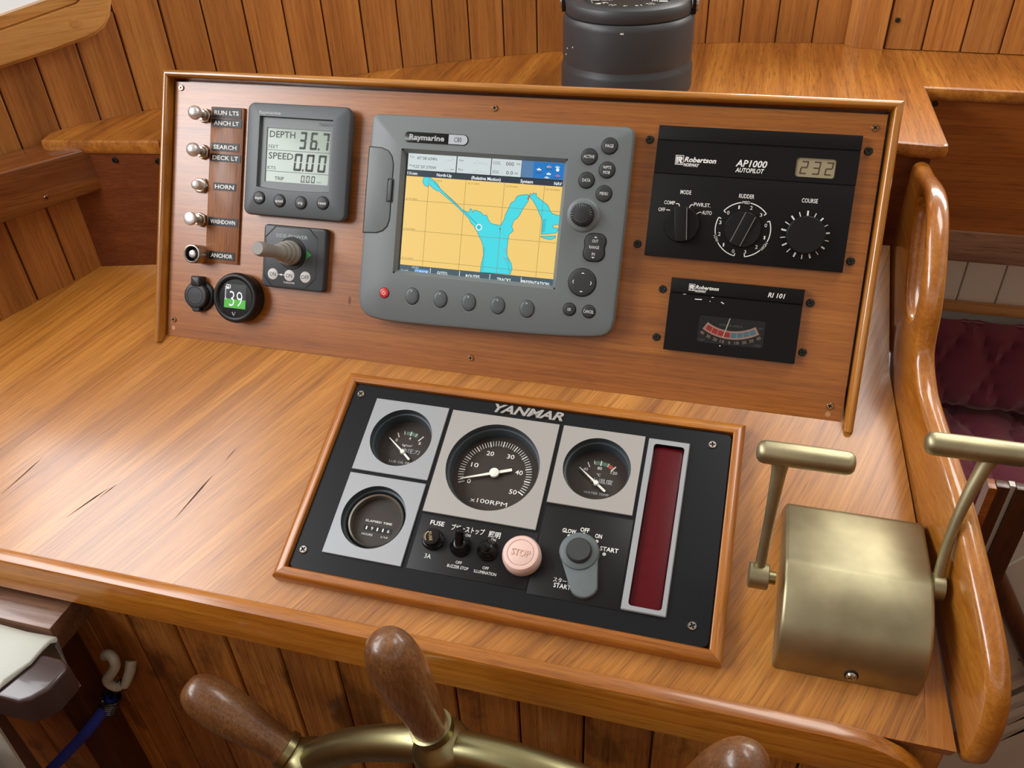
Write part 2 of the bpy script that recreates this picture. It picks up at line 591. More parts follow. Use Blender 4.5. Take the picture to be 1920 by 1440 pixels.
class Thing:
    def __init__(self, name, label=None, cat=None, frame=FW, at=(0, 0, 0), group=None, kind=None, own=None):
        self.o = at
        if own is None:
            self.root = bpy.data.objects.new(name, None)
            self.root.empty_display_size = 0.01
        else:
            self.root = bpy.data.objects.new(name, mesh(name, own, at))
        COL.objects.link(self.root)
        self.root.matrix_world = frame @ Matrix.Translation(Vector(at) / 1000)
        if label:
            self.root['label'] = label
        if cat:
            self.root['category'] = cat
        if group:
            self.root['group'] = group
        if kind:
            self.root['kind'] = kind

    def part(self, name, mb, parent=None, label=None, smooth=35, kind=None):
        ob = bpy.data.objects.new(name, mesh(name, mb, self.o, smooth))
        COL.objects.link(ob)
        ob.parent = parent or self.root
        if label:
            ob['label'] = label
        if kind:
            ob['kind'] = kind
        return ob


def copy_thing(t, frame, at, label, name=None):
    r = t.root.copy()
    COL.objects.link(r)
    r.matrix_world = frame @ Matrix.Translation(Vector(at) / 1000)
    r['label'] = label
    for ch in t.root.children:
        c = ch.copy()
        COL.objects.link(c)
        c.parent = r
        for g in ch.children:
            d = g.copy()
            COL.objects.link(d)
            d.parent = c
    return r


def screw(c, r, mt, z=0.0, rot=20, dome=0.5, slot='groove'):
    """Domed cross-head screw: a head with a cross recess."""
    b = MB()
    k, l = r * 0.17, r * 0.62
    cr = [(k, k), (k, l), (-k, l), (-k, k), (-l, k), (-l, -k), (-k, -k), (-k, -l), (k, -l), (k, -k), (l, -k), (l, k)]
    a = rad(rot)
    cr = [(c[0] + x * math.cos(a) - y * math.sin(a), c[1] + x * math.sin(a) + y * math.cos(a)) for x, y in cr]
    h = r * dome
    prof = [(r, 0), (r, h * 0.25), (r * 0.93, h * 0.62), (r * 0.8, h)]
    b.lathe((c[0], c[1], z), prof, mt, 20, False, False)
    b.flat(circ(c[0], c[1], r * 0.8, 20), [cr], z + h, mt)
    b.loft([[(x, y, z + h) for x, y in cr[::-1]], [(x, y, z + h * 0.3) for x, y in cr[::-1]]], slot, False, False)
    b.poly(cr[::-1], z + h * 0.3, slot)
    return b


def dome(c, r, z0, h, mt, n=28, ry=None, capr=0.0):
    """Low button: short side wall, rounded shoulder, slightly domed top."""
    b = MB()
    ry = r if ry is None else ry
    rings = []
    for k, zz in ((1, 0), (1, h * .55), (.97, h * .75), (.9, h * .9), (.6, h), (.2, h * 1.03)):
        rings.append([(c[0] + r * k * math.cos(2 * PI * i / n), c[1] + ry * k * math.sin(2 * PI * i / n), z0 + zz) for i in range(n)])
    b.loft(rings, mt)
    return b


# ================================================================== THE SETTING
GROOVES = [(-370, -146), (-336, -112), (-302, -78), (-268, -44), (-234, -10), (-200, 24), (-165, 57), (-135, 91), (-107, 127), (-75, 164),
           (-39, 199), (-4, 229), (31.7, 260.5), (67.3, 291.5), (103.3, 322.7), (140.2, 354.7), (178.8, 382), (217.6, 408.5), (258.4, 433),
           (300.2, 455), (341.7, 476), (385, 495), (429, 512), (474, 527), (519, 541), (564, 552), (609.4, 561), (657.2, 567), (705.7, 570), (752, 572)]
GROOVES2 = [(771, 553), (797, 549.5), (842.7, 546.5), (888.8, 543.5), (934, 540), (980, 537), (1026, 534), (1072, 531), (1118, 528), (1164, 525)]


KS = 1.0321795


def up_(p):                     # the wall above the shelf stands a little further out than the boarding below it
    return (633.996 + (p[0] - 633.996) * KS, -689.332 + (p[1] + 689.332) * KS)


UPPER, UPPER2 = [up_(p) for p in GROOVES], [up_(p) for p in GROOVES2]


def plank_between(t, a, b, z0, z1, mt='plank_teak', gap=1.7, th=9):
    a, b = Vector(a), Vector(b)
    d = (b - a).normalized()
    n = Vector((d.y, -d.x))                 # towards the room
    pb = MB()
    ln = (b - a).length
    g, c = gap / 2, 1.4
    prof = [(g, -th), (g, -c), (g + c, 0), (ln - g - c, 0), (ln - g, -c), (ln - g, -th)]
    o = [(a + d * s + n * h) for s, h in prof]
    o = [(p.x, p.y) for p in o]
    ar = sum(o[i][0] * o[(i + 1) % 6][1] - o[(i + 1) % 6][0] * o[i][1] for i in range(6))
    if ar < 0:
        o = o[::-1]
    pb.prism(o, z0, z1, mt)
    return t.part('plank', pb, smooth=0)


def backing(pts, z0, z1, off, th=14, mt='mahogany'):
    b = MB()
    fr, bk = [], []
    for i, p in enumerate(pts):
        q0, q1 = Vector(pts[max(0, i - 1)]), Vector(pts[min(len(pts) - 1, i + 1)])
        d = (q1 - q0).normalized()
        n = Vector((d.y, -d.x))
        fr.append(Vector(p) - n * off)
        bk.append(Vector(p) - n * (off + th))
    for i in range(len(pts) - 1):
        o = [tuple(fr[i]), tuple(fr[i + 1]), tuple(bk[i + 1]), tuple(bk[i])]
        b.prism(o, z0, z1, mt)
    return b


wl = Thing('wall_left', kind='structure', own=backing(GROOVES[:9], -200, 160, 5))
for a, b in zip(GROOVES[:8], GROOVES[1:9]):
    plank_between(wl, a, b, -195, 165)
for a, b in zip(UPPER[:9], UPPER[1:10]):
    s_ = ((a[0] + b[0]) / 2 + 158.7) * 0.629 + ((a[1] + b[1]) / 2 - 116.1) * 0.777
    zt = 300 + 0.155 * (s_ + 34)
    plank_between(wl, a, b, 150, zt)
    wl.part('backing_board', backing([a, b], 150, zt - 6, 5), smooth=0)
wl.part('backing_board', backing([(-780, -560), (-360, -140)], -950, 262, 5), smooth=0)
wb = Thing('wall_back', kind='structure', own=backing([tuple(Vector(UPPER[9]).lerp(Vector(UPPER[8]), .3))] + UPPER[9:], 140, 440, 5))
for a, b in zip(UPPER[9:], UPPER[10:]):
    plank_between(wb, a, b, 200.2, 440)
b = MB()                                     # rounded corner post between the two runs of planking
b.prism([up_(p) for p in [(752, 580), (748, 566), (757, 556), (764, 550.5), (771, 549), (795, 546), (796, 580)]], 200.2, 440, 'plank_teak')
wb.part('corner_post', b, smooth=50)
wr = Thing('wall_back_right', kind='structure', own=backing(UPPER2, 195, 440, 5))
for i, (a, b_) in enumerate(zip(UPPER2[1:], UPPER2[2:])):
    plank_between(wr, a, b_, 201, 440)
sb = MB()
q = up_((806, 548))
sb.x = Matrix.Translation((q[0], q[1] - .5, 238)) @ Matrix.Rotation(rad(90), 4, 'X')
s_ = screw((0, 0), 3.4, 'screw_dark', 0, 15)
sb.add(s_.v, s_.f, 'screw_dark')
wr.part('screw', sb)
# front of the console below the desk
wf = Thing('wall_front', kind='structure')
b = MB()
b.box(-420, 852, -246, -238, -950, -120, 'mahogany')
wf.part('backing_board', b)
gx = [-246, -186, -122, -60, 2, 60, 120, 180, 241.5, 305.5, 368, 431, 494, 557, 621, 684, 748, 811, 852]
for i in range(len(gx) - 1):
    pb = MB()
    o = [(gx[i] + 1, -246), (gx[i] + 1, -253), (gx[i] + 2.6, -254.6), (gx[i + 1] - 2.6, -254.6), (gx[i + 1] - 1, -253), (gx[i + 1] - 1, -246)]
    pb.prism(o, -948, -122, 'plank_worn')
    wf.part('plank', pb, smooth=0)
# bulkhead boards below the shelf
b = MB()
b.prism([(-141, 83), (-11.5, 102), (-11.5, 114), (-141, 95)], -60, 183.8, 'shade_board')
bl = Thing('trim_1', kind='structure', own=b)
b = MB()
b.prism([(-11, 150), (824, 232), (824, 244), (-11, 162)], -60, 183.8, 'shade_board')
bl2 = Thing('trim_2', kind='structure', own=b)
for x, z in ((-74.8, 176), (-22, 175)):
    sb = MB()
    sb.x = Matrix.Translation((x, 83 + (x + 141) * .147, z)) @ Matrix.Rotation(rad(8.4), 4, 'Z') @ Matrix.Rotation(rad(90), 4, 'X')
    s_ = screw((0, 0), 3.8, 'screw_dark')
    sb.add(s_.v, s_.f, 'screw_dark')
    bl.part('screw', sb)
# face of the locker under the right-hand shelf and its lower trim
b = MB()
b.box(826, 1300, 430, 442, 15, 183.8, 'dark_board')
bd = Thing('trim_3', kind='structure', own=b)
sb = MB()
sb.x = Matrix.Translation((853, 430, 178)) @ Matrix.Rotation(rad(90), 4, 'X')
s_ = screw((0, 0), 3.6, 'screw_dark')
sb.add(s_.v, s_.f, 'screw_dark')
bd.part('screw', sb)
b = MB()
b.box(800, 1300, 427, 447, -28, 15, 'ledge_wood', 2)
Thing('trim_4', kind='structure', own=b)
# white boarded side of the cabin seen below it
b = MB()
b.box(760, 1500, 566, 576, -700, 60, 'white_paint')
wc = Thing('wall_right', kind='structure', own=b)
for i in range(10):
    x = 819 + 54 * i
    pb = MB()
    o = [(x + 1, 566), (x + 1, 561.5), (x + 2.5, 560), (x + 51.5, 560), (x + 53, 561.5), (x + 53, 566)]
    pb.prism(o, -171, 55, 'white_paint')
    wc.part('plank', pb, smooth=0)
b = MB()
b.box(800, 1400, 546, 559.5, -172, -157.5, 'window_teak', 3)
Thing('trim_5', kind='structure', own=b)
b = MB()
b.box(-700, 2000, -2000, 900, -970, -950, 'floor_wood')
Thing('floor', kind='structure', own=b)
b = MB()
b.box(-700, 2000, -2000, 900, 1200, 1220, 'ceiling_white')
Thing('ceiling', kind='structure', own=b)

for nm, (x0, x1, y0, y1, z1) in (('wall_aft', (-700, 2000, -2012, -2000, 780)), ('wall_far_right', (1990, 2002, -2000, 900, 520)), ('wall_far_left', (-712, -700, -2000, -250, 600))):
    b = MB()
    b.box(x0, x1, y0, y1, -950, z1, 'plank_teak')
    Thing(nm, kind='structure', own=b)

# rail on the left wall and the window above it
WD = Vector((0.629, 0.777))
WM = Matrix(((WD.x, 0, WD.y, -0.1587), (WD.y, 0, -WD.x, 0.1161), (0, 1, 0, 0), (0, 0, 0, 1)))   # x along wall, y up, z into the room
b = MB()
b.prism([(-264, 117), (19.5, 139), (18, 190), (-264, 178)], 0.5, 60, 'rail_board', 3)
tr = Thing('trim_6', kind='structure', frame=WM, own=b)
sb = screw((-47.5, 146), 3.2, 'brass_screw', 60)
tr.part('screw', sb)
win = Thing('window_1', kind='structure', frame=WM)
out = [(-330, 240), (-40, 281.6), (18, 289.7), (54, 296), (68, 299.6), (80, 306), (89, 317), (95, 332), (98, 350), (98, 620), (-330, 620)]
inn = [(-330, 268), (-27, 318.3), (58, 333), (63, 336), (65, 341), (65, 590), (-330, 590)]
b = MB()
b.plate(out, [inn], 0.5, 22, 'window_teak', 4)
win.part('frame', b)
b = MB()
b.plate(inset(inn, -1), [inset(inn, 13)], 0.5, 14, 'window_teak', 3)
win.part('bead', b)
b = MB()
b.prism(inset(inn, 10), 3, 6, 'pane_glass')
win.part('pane', b, smooth=0)
b = MB()
b.lathe((49, 315.2, 21.9), [(5, 0), (5, 0.6), (4.6, 0.7)], 'window_teak', 20)
win.part('plug', b)

# ================================================================== DESK
dk = Thing('helm_desk', 'sloping varnished teak helm desk holding the engine panel and the brass throttle', 'desk', FD, (300, 0, 0))
b = MB()
b.plate([(-420, -284), (853.8, -284), (802.8, 66), (802.8, 232), (-420, 232)], [rrect(264, 656, -241, -39)], -18, 0, 'desk_teak')
dk.part('desktop', b)
f = MB()


def rail_ring(x, top, bot):
    y0, y1 = -262, -278.5
    return [(x, y0, bot), (x, y1, bot), (x, y1, top - 5), (x, y1 + 1.6, top - 1.6), (x, y1 + 5, top), (x, y0 - 3, top), (x, y0, top - 3)]


rr = []
for x, top, bot in ((-420, -100, -145), (60, -100, -145), (75, -100, -145), (120, -100, -145), (760, -100, -145), (785, -102, -145), (800, -106, -145), (815, -113, -145), (828, -123, -145), (838, -135, -146)):
    rr.append(rail_ring(x, top, bot))
f.loft([r[::-1] for r in rr], 'fiddle_teak')
fid = MB()
iv = FD.inverted()
fid.add([tuple(iv @ Vector(p)) for p in f.v], f.f, 'fiddle_teak')
dk.part('front_rail', fid)
b = MB()
b.prism([(832, -284), (853.6, -284), (829.6, -118), (829.2, -130)], 0, 0.8, 'cheek_teak')
dk.part('edge_strip', b)
pl = MB()
pl.add([tuple(iv @ Vector((470 + 6 * math.cos(2 * PI * i / 20), -278.7, -139 + 3.5 * math.sin(2 * PI * i / 20)))) for i in range(20)], [tuple(range(19, -1, -1))], 'desk_teak')

mat('crack_dark', (70, 32, 16), 0.7)
for (x0, y0), (x1, y1), wd_ in (((137.6, -161.2), (116, -219), 1.3), ((26.5, -196.5), (-6, -238), 1.2), ((34, -190), (20, -211), .8), ((-69.9, -173.7), (-97, -230), 1.0), ((150, -128), (143, -146), .6)):
    p, q = Vector((x0, y0)), Vector((x1, y1))
    n = Vector((-(q - p).y, (q - p).x)).normalized()
    o = [p, p.lerp(q, .3) - n * wd_, p.lerp(q, .6) - n * wd_ * .7, q, p.lerp(q, .6) + n * wd_ * .5, p.lerp(q, .3) + n * wd_ * .7]
    b = MB()
    o = [tuple(v) for v in o]
    if sum(o[i][0] * o[(i + 1) % 6][1] - o[(i + 1) % 6][0] * o[i][1] for i in range(6)) < 0:
        o = o[::-1]
    b.poly(o, 0.06, 'crack_dark')
    dk.part('crack', b, smooth=0)

# side board with its hand hold: a board bent in plan, standing along the right edge of the desk
TOPL = [(222, 182), (200, 183.2), (170, 188), (135, 194), (110, 192.5), (88, 185), (66, 171), (47, 152), (33, 130), (24, 108), (20, 88), (14, 74), (-2, 62), (-18, 54), (-70, 43), (-127, 31), (-170, 15), (-205, 1), (-235, -13), (-252, -26), (-264, -42), (-271, -64), (-273, -90), (-271, -112), (-262, -122)]
BOT = [(-240, -117), (-150, -81), (-60, -44), (25, -9), (41, -2.5), (58, 4.5), (75, 11.5), (120, 30), (222, 70)]
HOLE = [(140, 177), (120, 178), (101, 174), (84, 166), (68, 152), (56, 134), (48, 114), (46, 101), (50, 92), (60, 88), (76, 90), (94, 99), (112, 114), (130, 134), (144, 154), (148, 168)]


def plan_x(y):
    k = 0.168
    if y > 75:
        return 805.0
    if y < 25:
        return 805 + (50 - y) * k
    t = (75 - y) / 50
    return 805 + k * 25 * t * t


def cheek(y, z, off):
    dx = (plan_x(y - 1) - plan_x(y + 1)) / 2
    n = Vector((1, dx)).normalized()
    return (plan_x(y) + off * n.x, y + off * n.y, z)


def smoothloop(o, it=2):
    for _ in range(it):
        q = []
        for i in range(len(o)):
            a, c = o[i], o[(i + 1) % len(o)]
            q += [(a[0] * .75 + c[0] * .25, a[1] * .75 + c[1] * .25), (a[0] * .25 + c[0] * .75, a[1] * .25 + c[1] * .75)]
        o = q
    return o


o2 = TOPL + BOT
o2 = smoothloop(TOPL[1:-1], 1)[:-2]
o2 = [TOPL[0]] + o2 + [TOPL[-1]] + BOT
ar = sum(o2[i][0] * o2[(i + 1) % len(o2)][1] - o2[(i + 1) % len(o2)][0] * o2[i][1] for i in range(len(o2)))
if ar < 0:
    o2 = o2[::-1]
h2 = smoothloop(HOLE, 2)
ar = sum(h2[i][0] * h2[(i + 1) % len(h2)][1] - h2[(i + 1) % len(h2)][0] * h2[i][1] for i in range(len(h2)))
if ar < 0:
    h2 = h2[::-1]
ck = MB()
T_ = 19.0
prof = [(7, 0), (4.2, 0.9), (2, 3), (0.5, 6), (0, 9.5), (0.5, 13), (2, 16), (4.2, 18.1), (7, T_)]
lo = [[cheek(y, z, off) for y, z in inset(o2, d)] for d, off in prof]
ck.loft(lo, 'cheek_teak', False, False)
lh = [[cheek(y, z, off) for y, z in inset(h2, -d * 0.7)] for d, off in prof]
ck.loft([r[::-1] for r in lh], 'cheek_teak', False, False)
for off, d in ((0, 7), (T_, 7)):
    fl = MB()
    fl.flat(inset(o2, d), [inset(h2, -d * 0.7)], 0, 'cheek_teak', (25, 33, 41, 50, 58, 66, 75))
    # subdivide along the bend by mapping the vertices onto the bent board
    vs = [cheek(v[0], v[1], off) for v in fl.v]
    fs = fl.f if off == T_ else [f_[::-1] for f_ in fl.f]
    ck.add(vs, fs, 'cheek_teak')
bm_fix = ck
cheek_t = Thing('side_board', 'curved varnished teak side board with hand hold along right edge of desk', 'board', FW, (830, 0, 60))
cheek_t.part('board', ck, smooth=40)

# shelf behind the panel
sh = MB()
prof = [(-159, 80), (-148, 77.5), (-12, 97.6), (-11.6, 144), (0, 146), (400, 170), (786, 226.5), (830, 222), (837, 227), (837, 422), (1300, 408), (1300, 566), *[up_(p) for p in ((1020, 541), (797, 556), (760, 580), (700, 577), (610, 568), (520, 548), (430, 519), (340, 482), (258, 440), (178, 389), (103, 329), (31, 267), (-39, 205), (-75, 170), (-107, 132))], (-158, 120), (-168, 106)]
rings = []
for d, z in ((3, 184), (0.8, 186), (0, 189), (0, 195), (0.8, 198.4), (3, 200)):
    rings.append([(x, y, z) for x, y in inset(prof, d)])
sh.loft(rings, 'shelf_teak', False, False)
sh.flat(inset(prof, 3), [], 200, 'shelf_teak')
fl = MB()
fl.flat(inset(prof, 3), [], 184, 'shelf_teak')
sh.add(fl.v, [q[::-1] for q in fl.f], 'shelf_teak')
Thing('corner_shelf', 'wide varnished teak shelf behind the instrument panel carrying the black compass', 'shelf', own=sh, at=(400, 300, 193))

# ================================================================== INSTRUMENT PANEL
ip = Thing('instrument_panel', 'upright teak instrument panel board in rounded teak moulding at back of desk', 'panel', FP, (380, 0, 0))
b = MB()
b.loft([[(0.8, 13, -9), (759.2, 13, -9), (759.2, 291.2, -9), (0.8, 291.2, -9)], [(0.8, 0.6, 0), (759.2, 0.6, 0), (759.2, 291.2, 0), (0.8, 291.2, 0)]], 'panel_teak')
ip.part('face_board', b)
b = MB()
b.box(-1.5, 761.5, 35, 294, -26, -9.2, 'mahogany')
ip.part('back_board', b)


def moulding(p, q, inw, mt, m0, m1):
    """Rounded rail from p to q; inw: unit vector from the outer to the inner edge; m0/m1 mitre signs."""
    p, q, inw = Vector(p), Vector(q), Vector(inw)
    d = (q - p).normalized()
    W = 8.8
    sec = [(0, -26), (W, -26), (W, 7), (W - 0.8, 10), (W - 2.4, 11.8), (3.8, 12.2), (2.2, 11.6), (0.8, 9.4), (0, 6)]
    b = MB()
    r0 = [tuple(p + inw * s + d * (s * m0 if m0 else max(0, 7.6 - 1.244 * h))) + (h,) for s, h in sec]
    r1 = [tuple(q + inw * s - d * (s * m1)) + (h,) for s, h in sec]
    n = len(sec)
    vs = r0 + r1
    fs = [(i, (i + 1) % n, n + (i + 1) % n, n + i) for i in range(n)] + [tuple(range(n - 1, -1, -1)), tuple(range(n, 2 * n))]
    crs = d.x * inw.y - d.y * inw.x
    if crs > 0:
        fs = [f_[::-1] for f_ in fs]
    b.add(vs, fs, mt)
    return b


ip.part('moulding', moulding((-10.5, 303), (770.5, 303), (0, -1), 'rail_teak', 1, 1), smooth=50)
ip.part('moulding', moulding((-10.5, -7), (-10.5, 303), (1, 0), 'rail_teak_up', 0, 1), smooth=50)
ip.part('moulding', moulding((770.5, -7), (770.5, 303), (-1, 0), 'rail_teak_up', 0, 1), smooth=50)
for c in ((8.7, 284.6), (380.8, 279.4), (749.7, 278.6), (9.2, 20.1), (378.2, 18.2), (746.8, 14.7)):
    ip.part('screw', screw(c, 3.4, 'brass_screw', 0, random.randint(0, 80)))

mat('filler', (186, 140, 96), 0.5)
mat('drip_stain', (112, 62, 26), 0.35)
for c, r0, r1, mt in (((8.8, 10.4), 2.2, 2.6, 'filler'), ((746, 6.4), 2.4, 2.8, 'filler'), ((232.3, 65.4), 1.7, 4.6, 'drip_stain')):
    b = MB()
    b.poly(circ(c[0], c[1], r0, 20, r1), 0.06, mt)
    ip.part('stain', b, smooth=0)

# label board with embossed tapes
lb = Thing('label_board', 'thin strip of upright-grained teak with black embossed label tapes beside the switches', 'label board', FPI, (71, 178, 0))
b = MB()
b.box(50, 92, 92, 265.5, 0, 3, 'label_teak', 0.6)
lb.part('strip', b)
for s, x0, x1, y0, y1 in (('RUN LTS', 51.8, 88.7, 253.6, 264.8), ('ANCH LT', 51.5, 89.5, 243.4, 252.4), ('SEARCH', 52.5, 87.4, 217.2, 226.2), ('DECK LT', 51.5, 90.4, 205.8, 214),
                          ('HORN', 56.8, 85.8, 173.8, 182.2), ('WASHDOWN', 52.2, 90.2, 134, 143.2), ('ANCHOR', 54.7, 88.3, 95.8, 104.9)):
    b = MB()
    b.box(x0, x1, y0, y1, 3.05, 3.5, 'tape')
    tp = lb.part('label_tape', b, smooth=0, label='black embossed tape reading ' + s.lower())
    b = MB()
    b.text(s, (x0 + x1) / 2, (y0 + y1) / 2, 4.6, 'white_print', 3.5, w=(x1 - x0) * 0.84, bold=0.02, ex=0.25)
    lb.part('lettering', b, tp, smooth=0)


# switches
def hexagon(c, r, a=10):
    return [(c[0] + r * math.cos(rad(a + 60 * i)), c[1] + r * math.sin(rad(a + 60 * i))) for i in range(6)]


def pull_switch(c, label, flat=False, rot=10):
    t = Thing('pull_switch', label, 'switch', FPI, (c[0], c[1], 0), 'pull switches on the panel')
    b = MB()
    b.prism(hexagon(c, 8.2, rot), 0, 4.5, 'chrome_worn', 0.8)
    t.part('nut', b)
    b = MB()
    b.lathe((*c, 0), [(6.2, 4.5), (6.2, 8.5), (5.6, 9.4), (3.3, 9.5), (3.3, 15)], 'chrome_worn', 24)
    t.part('bushing', b)
    b = MB()
    if flat:
        pf = [(3.2, 13.8), (4.5, 15.5), (6.6, 17.5), (7.5, 19.5), (7.6, 22), (7.1, 23.4), (6, 24), (2, 24.4), (0.3, 24.5)]
    else:
        pf = [(3.2, 13.5), (4.6, 14.6), (6.5, 16.8), (7.6, 19.5), (7.6, 21.8), (6.9, 24), (5.4, 25.8), (3.2, 26.9), (0.3, 27.2)]
    b.lathe((*c, 0), pf, 'chrome', 28)
    t.part('knob', b)


pull_switch((42, 255), 'domed chrome pull switch at the top of the column, beside the run lights tape')
pull_switch((41.5, 215), 'domed chrome pull switch second from top, beside the search light tape', rot=25)
pull_switch((41.2, 139), 'flat-faced shiny chrome pull switch beside the washdown tape', True, 40)
t = Thing('push_button', 'small chrome push button in hex nut beside the horn tape', 'button', FPI, (40, 177.5, 0))
b = MB()
b.prism(hexagon((40, 177.5), 9.2, 0), 0, 3.2, 'chrome_worn', 0.8)
b.lathe((40, 177.5, 0), [(8, 3.2), (8, 4.6), (7.2, 5.4), (6, 5.6)], 'chrome_worn', 28)
t.part('nut', b)
b = MB()
b.lathe((40, 177.5, 0), [(5.4, 5.6), (5.4, 12), (4.9, 13.6), (3.6, 14.6), (0.3, 15)], 'chrome', 28)
t.part('plunger', b)
t = Thing('push_button', 'chrome push button deep in a round collar beside the anchor tape', 'button', FPI, (43.2, 99.7, 0))
c = (43.2, 99.7, 0)
b = MB()
b.lathe(c, [(10.6, 0), (10.6, 18.6), (10, 19.6), (9.2, 19.8), (8.5, 19.4), (8.2, 18.5)], 'chrome_worn', 32, False, False)
t.part('collar', b)
b = MB()
b.lathe(c, [(8.3, 19), (7.9, 17), (7.6, 10), (3, 9.8)], 'black_deep', 32)
t.part('well', b)
b = MB()
b.lathe(c, [(4.7, 10), (4.7, 17), (4.2, 18.3), (3, 19), (0.3, 19.3)], 'chrome', 28)
t.part('plunger', b)

# 12 V socket with hinged cap
t = Thing('power_socket', 'black round power socket with closed hinged cap below the anchor button', 'socket', FPI, (43, 52, 0))
b = MB()
b.lathe((44, 52, 0), [(18.5, 0), (18.5, 2.5), (17.6, 3.6), (15, 4)], 'black_satin', 36)
t.part('flange', b)
b = MB()
b.lathe((43, 52, 0), [(14.8, 4), (14.8, 8.6), (14.2, 9.6), (13, 10), (10.2, 10), (10, 9.4), (9.6, 10), (0.3, 10.2)], 'rubber_black', 36)
b.prism(rrect(38.5, 48.5, 33.2, 40, 3), 5.5, 8.6, 'rubber_black', 0.8)
cap = t.part('cap', b)
b = MB()
b.text('12V', 43, 52, 5.6, 'emboss_print', 10.25, w=12, bold=0.01)
t.part('lettering', b, cap, smooth=0)
b = MB()
b.prism(rrect(38, 50, 63, 74.5, 2), 0, 12.5, 'rubber_black', 2)
t.part('hinge', b)

# tank gauge
c = (99.5, 55, 0)
t = Thing('tank_gauge', 'round black digital tank gauge reading 39 on a green and black screen', 'gauge', FPI, c)
b = MB()
b.lathe(c, [(27.5, 0), (28, 5), (28.5, 10), (28.6, 13), (28, 16), (26.6, 18), (24.6, 18.6), (22.6, 18), (21.5, 17), (21, 15.6)], 'black_satin', 48, False, False)
t.part('bezel', b)
b = MB()
b.lathe(c, [(21.4, 15.6), (0.3, 15.7)], 'black_gloss', 48)
t.part('face', b)
b = MB()
X0, X1, Y0, Y1 = 85.4, 112.6, 43.3, 70.5
b.poly(rrect(X0, X1, Y0, Y1), 15.8, 'gauge_scr')
b.poly(rrect(X0, X1, Y0, 53.4), 15.85, 'gauge_green')
sc_ = t.part('screen', b, smooth=0)
b = MB()
b.text('39', 100.2, 54, 17.5, 'scr_white', 15.95, w=16.5, bold=-0.012)
for i in range(7):
    b.box(86.2, 87.4, 54.5 + 1.9 * i, 55.6 + 1.9 * i, 15.9, 15.95, 'scr_white')
b.box(86, 88.5, 53, 53.8, 15.9, 15.95, 'scr_white')
b.poly(rrect(87.5, 91, 64.5, 69.5, 0.5), 15.95, 'scr_white')
b.poly(rrect(88.1, 90.4, 67, 68.7), 15.97, 'gauge_scr')
b.path([(91, 65.5), (92.6, 65.5), (92.6, 68.6), (91.6, 69.4)], 0.7, 15.95, 'scr_white')
t.part('lettering', b, sc_, smooth=0)
b = MB()
b.path([(96.2, 38.8), (98.2, 34.8)], 1.0, 15.9, 'grey_print')
b.path([(98.6, 35.6), (99.5, 37.2)], 0.7, 15.9, 'grey_print')
b.poly(circ(99.9, 38.6, 0.6, 10), 15.9, 'grey_print')
t.part('emblem', b, smooth=0)

# depth and speed display
t = Thing('depth_display', 'square grey depth and speed display with pale green screen and four buttons', 'display', FPI, (165, 210, 0))
o = rrect(103.2, 227, 149.6, 270.8, 8, 6)
wn = [(118.6, 180.6), (130, 179.2), (150, 178.2), (170, 178.2), (190, 179), (206.8, 180.2), (206.9, 256.2), (118.9, 256.6)]
b = MB()
rings = [[(x, y, z) for x, y in inset(o, d)] for d, z in ((2, 0), (0.6, 6), (0, 10), (0.3, 12.5), (1.2, 14.2), (3, 15))]
b.loft(rings, 'dark_grey', False, False)
b.flat(inset(o, 3), [wn], 15, 'dark_grey')
b.loft([[(x, y, 15) for x, y in wn], [(x, y, 11) for x, y in inset(wn, 0.8)]], 'dark_grey', False, False)
t.part('body', b)
b = MB()
b.poly(inset(wn, 0.8), 11, 'grey_plastic')
b.poly(rrect(127.6, 203, 187.6, 245), 11.05, 'lcd')
sc_ = t.part('screen', b, smooth=0)
b = MB()
z = 11.12
b.poly(rrect(126.2, 127.8, 187, 245.4), z, 'lcd_seg')
for y in (244.6, 221.3, 198.5):
    b.poly(rrect(127.8, 203, y, y + 0.5), z, 'lcd_seg')
b.text('DEPTH', 130, 238.6, 7, 'lcd_seg', z, 'l', 31, bold=0.01)
b.text('FEET', 129.4, 225.2, 3.6, 'lcd_seg', z, 'l', 11.6)
b.text('SPEED', 129.8, 215.6, 7, 'lcd_seg', z, 'l', 30, bold=0.01)
b.text('KTS', 129.2, 202.4, 3.6, 'lcd_seg', z, 'l', 9.8)
b.text('TRIP', 138.4, 191.4, 3.8, 'lcd_seg', z, 'l', 11.5, bold=0.01)
b.seg7('36.7', 165.4, 224, 8.6, 18.6, 2.5, 'lcd_seg', z, 13.4, 0.08)
b.seg7('0.00', 160.5, 200.6, 9.4, 18.6, 2.5, 'lcd_seg', z, 14.4, 0.08)
b.seg7('0.00', 170.4, 188.8, 4.2, 7.4, 1.0, 'lcd_seg', z, 6.2, 0.06)
b.text('nm', 190, 190.3, 2, 'lcd_seg', z, 'l', 5.2)
t.part('lettering', b, sc_, smooth=0)
b = MB()
b.text('TRIDATA', 188.4, 251, 3, 'dark_print', 11.1, 'l', 17.5)
t.part('lettering', b, smooth=0)
b = MB()
b.text('Raymarine', 118.2, 260.4, 3.4, 'grey_print', 15.05, 'l', 26, bold=0.02)
t.part('lettering', b, smooth=0)
for s, x, y in (('depth', 123.2, 168.4), ('speed', 148.4, 166.9), ('trip', 174.3, 166.6), ('reset', 200.6, 168.2)):
    b = dome((x, y), 6.8, 14.9, 1.8, 'rubber_black')
    b.ring((x, y), 6.8, 7.5, 15.04, 'groove', n=28)
    bt = t.part('button', b)
    b = MB()
    b.text(s, x, y, 3.0, 'white_print', 16.85, w=9.2 if len(s) > 4 else 6, bold=0.01)
    t.part('lettering', b, bt, smooth=0)

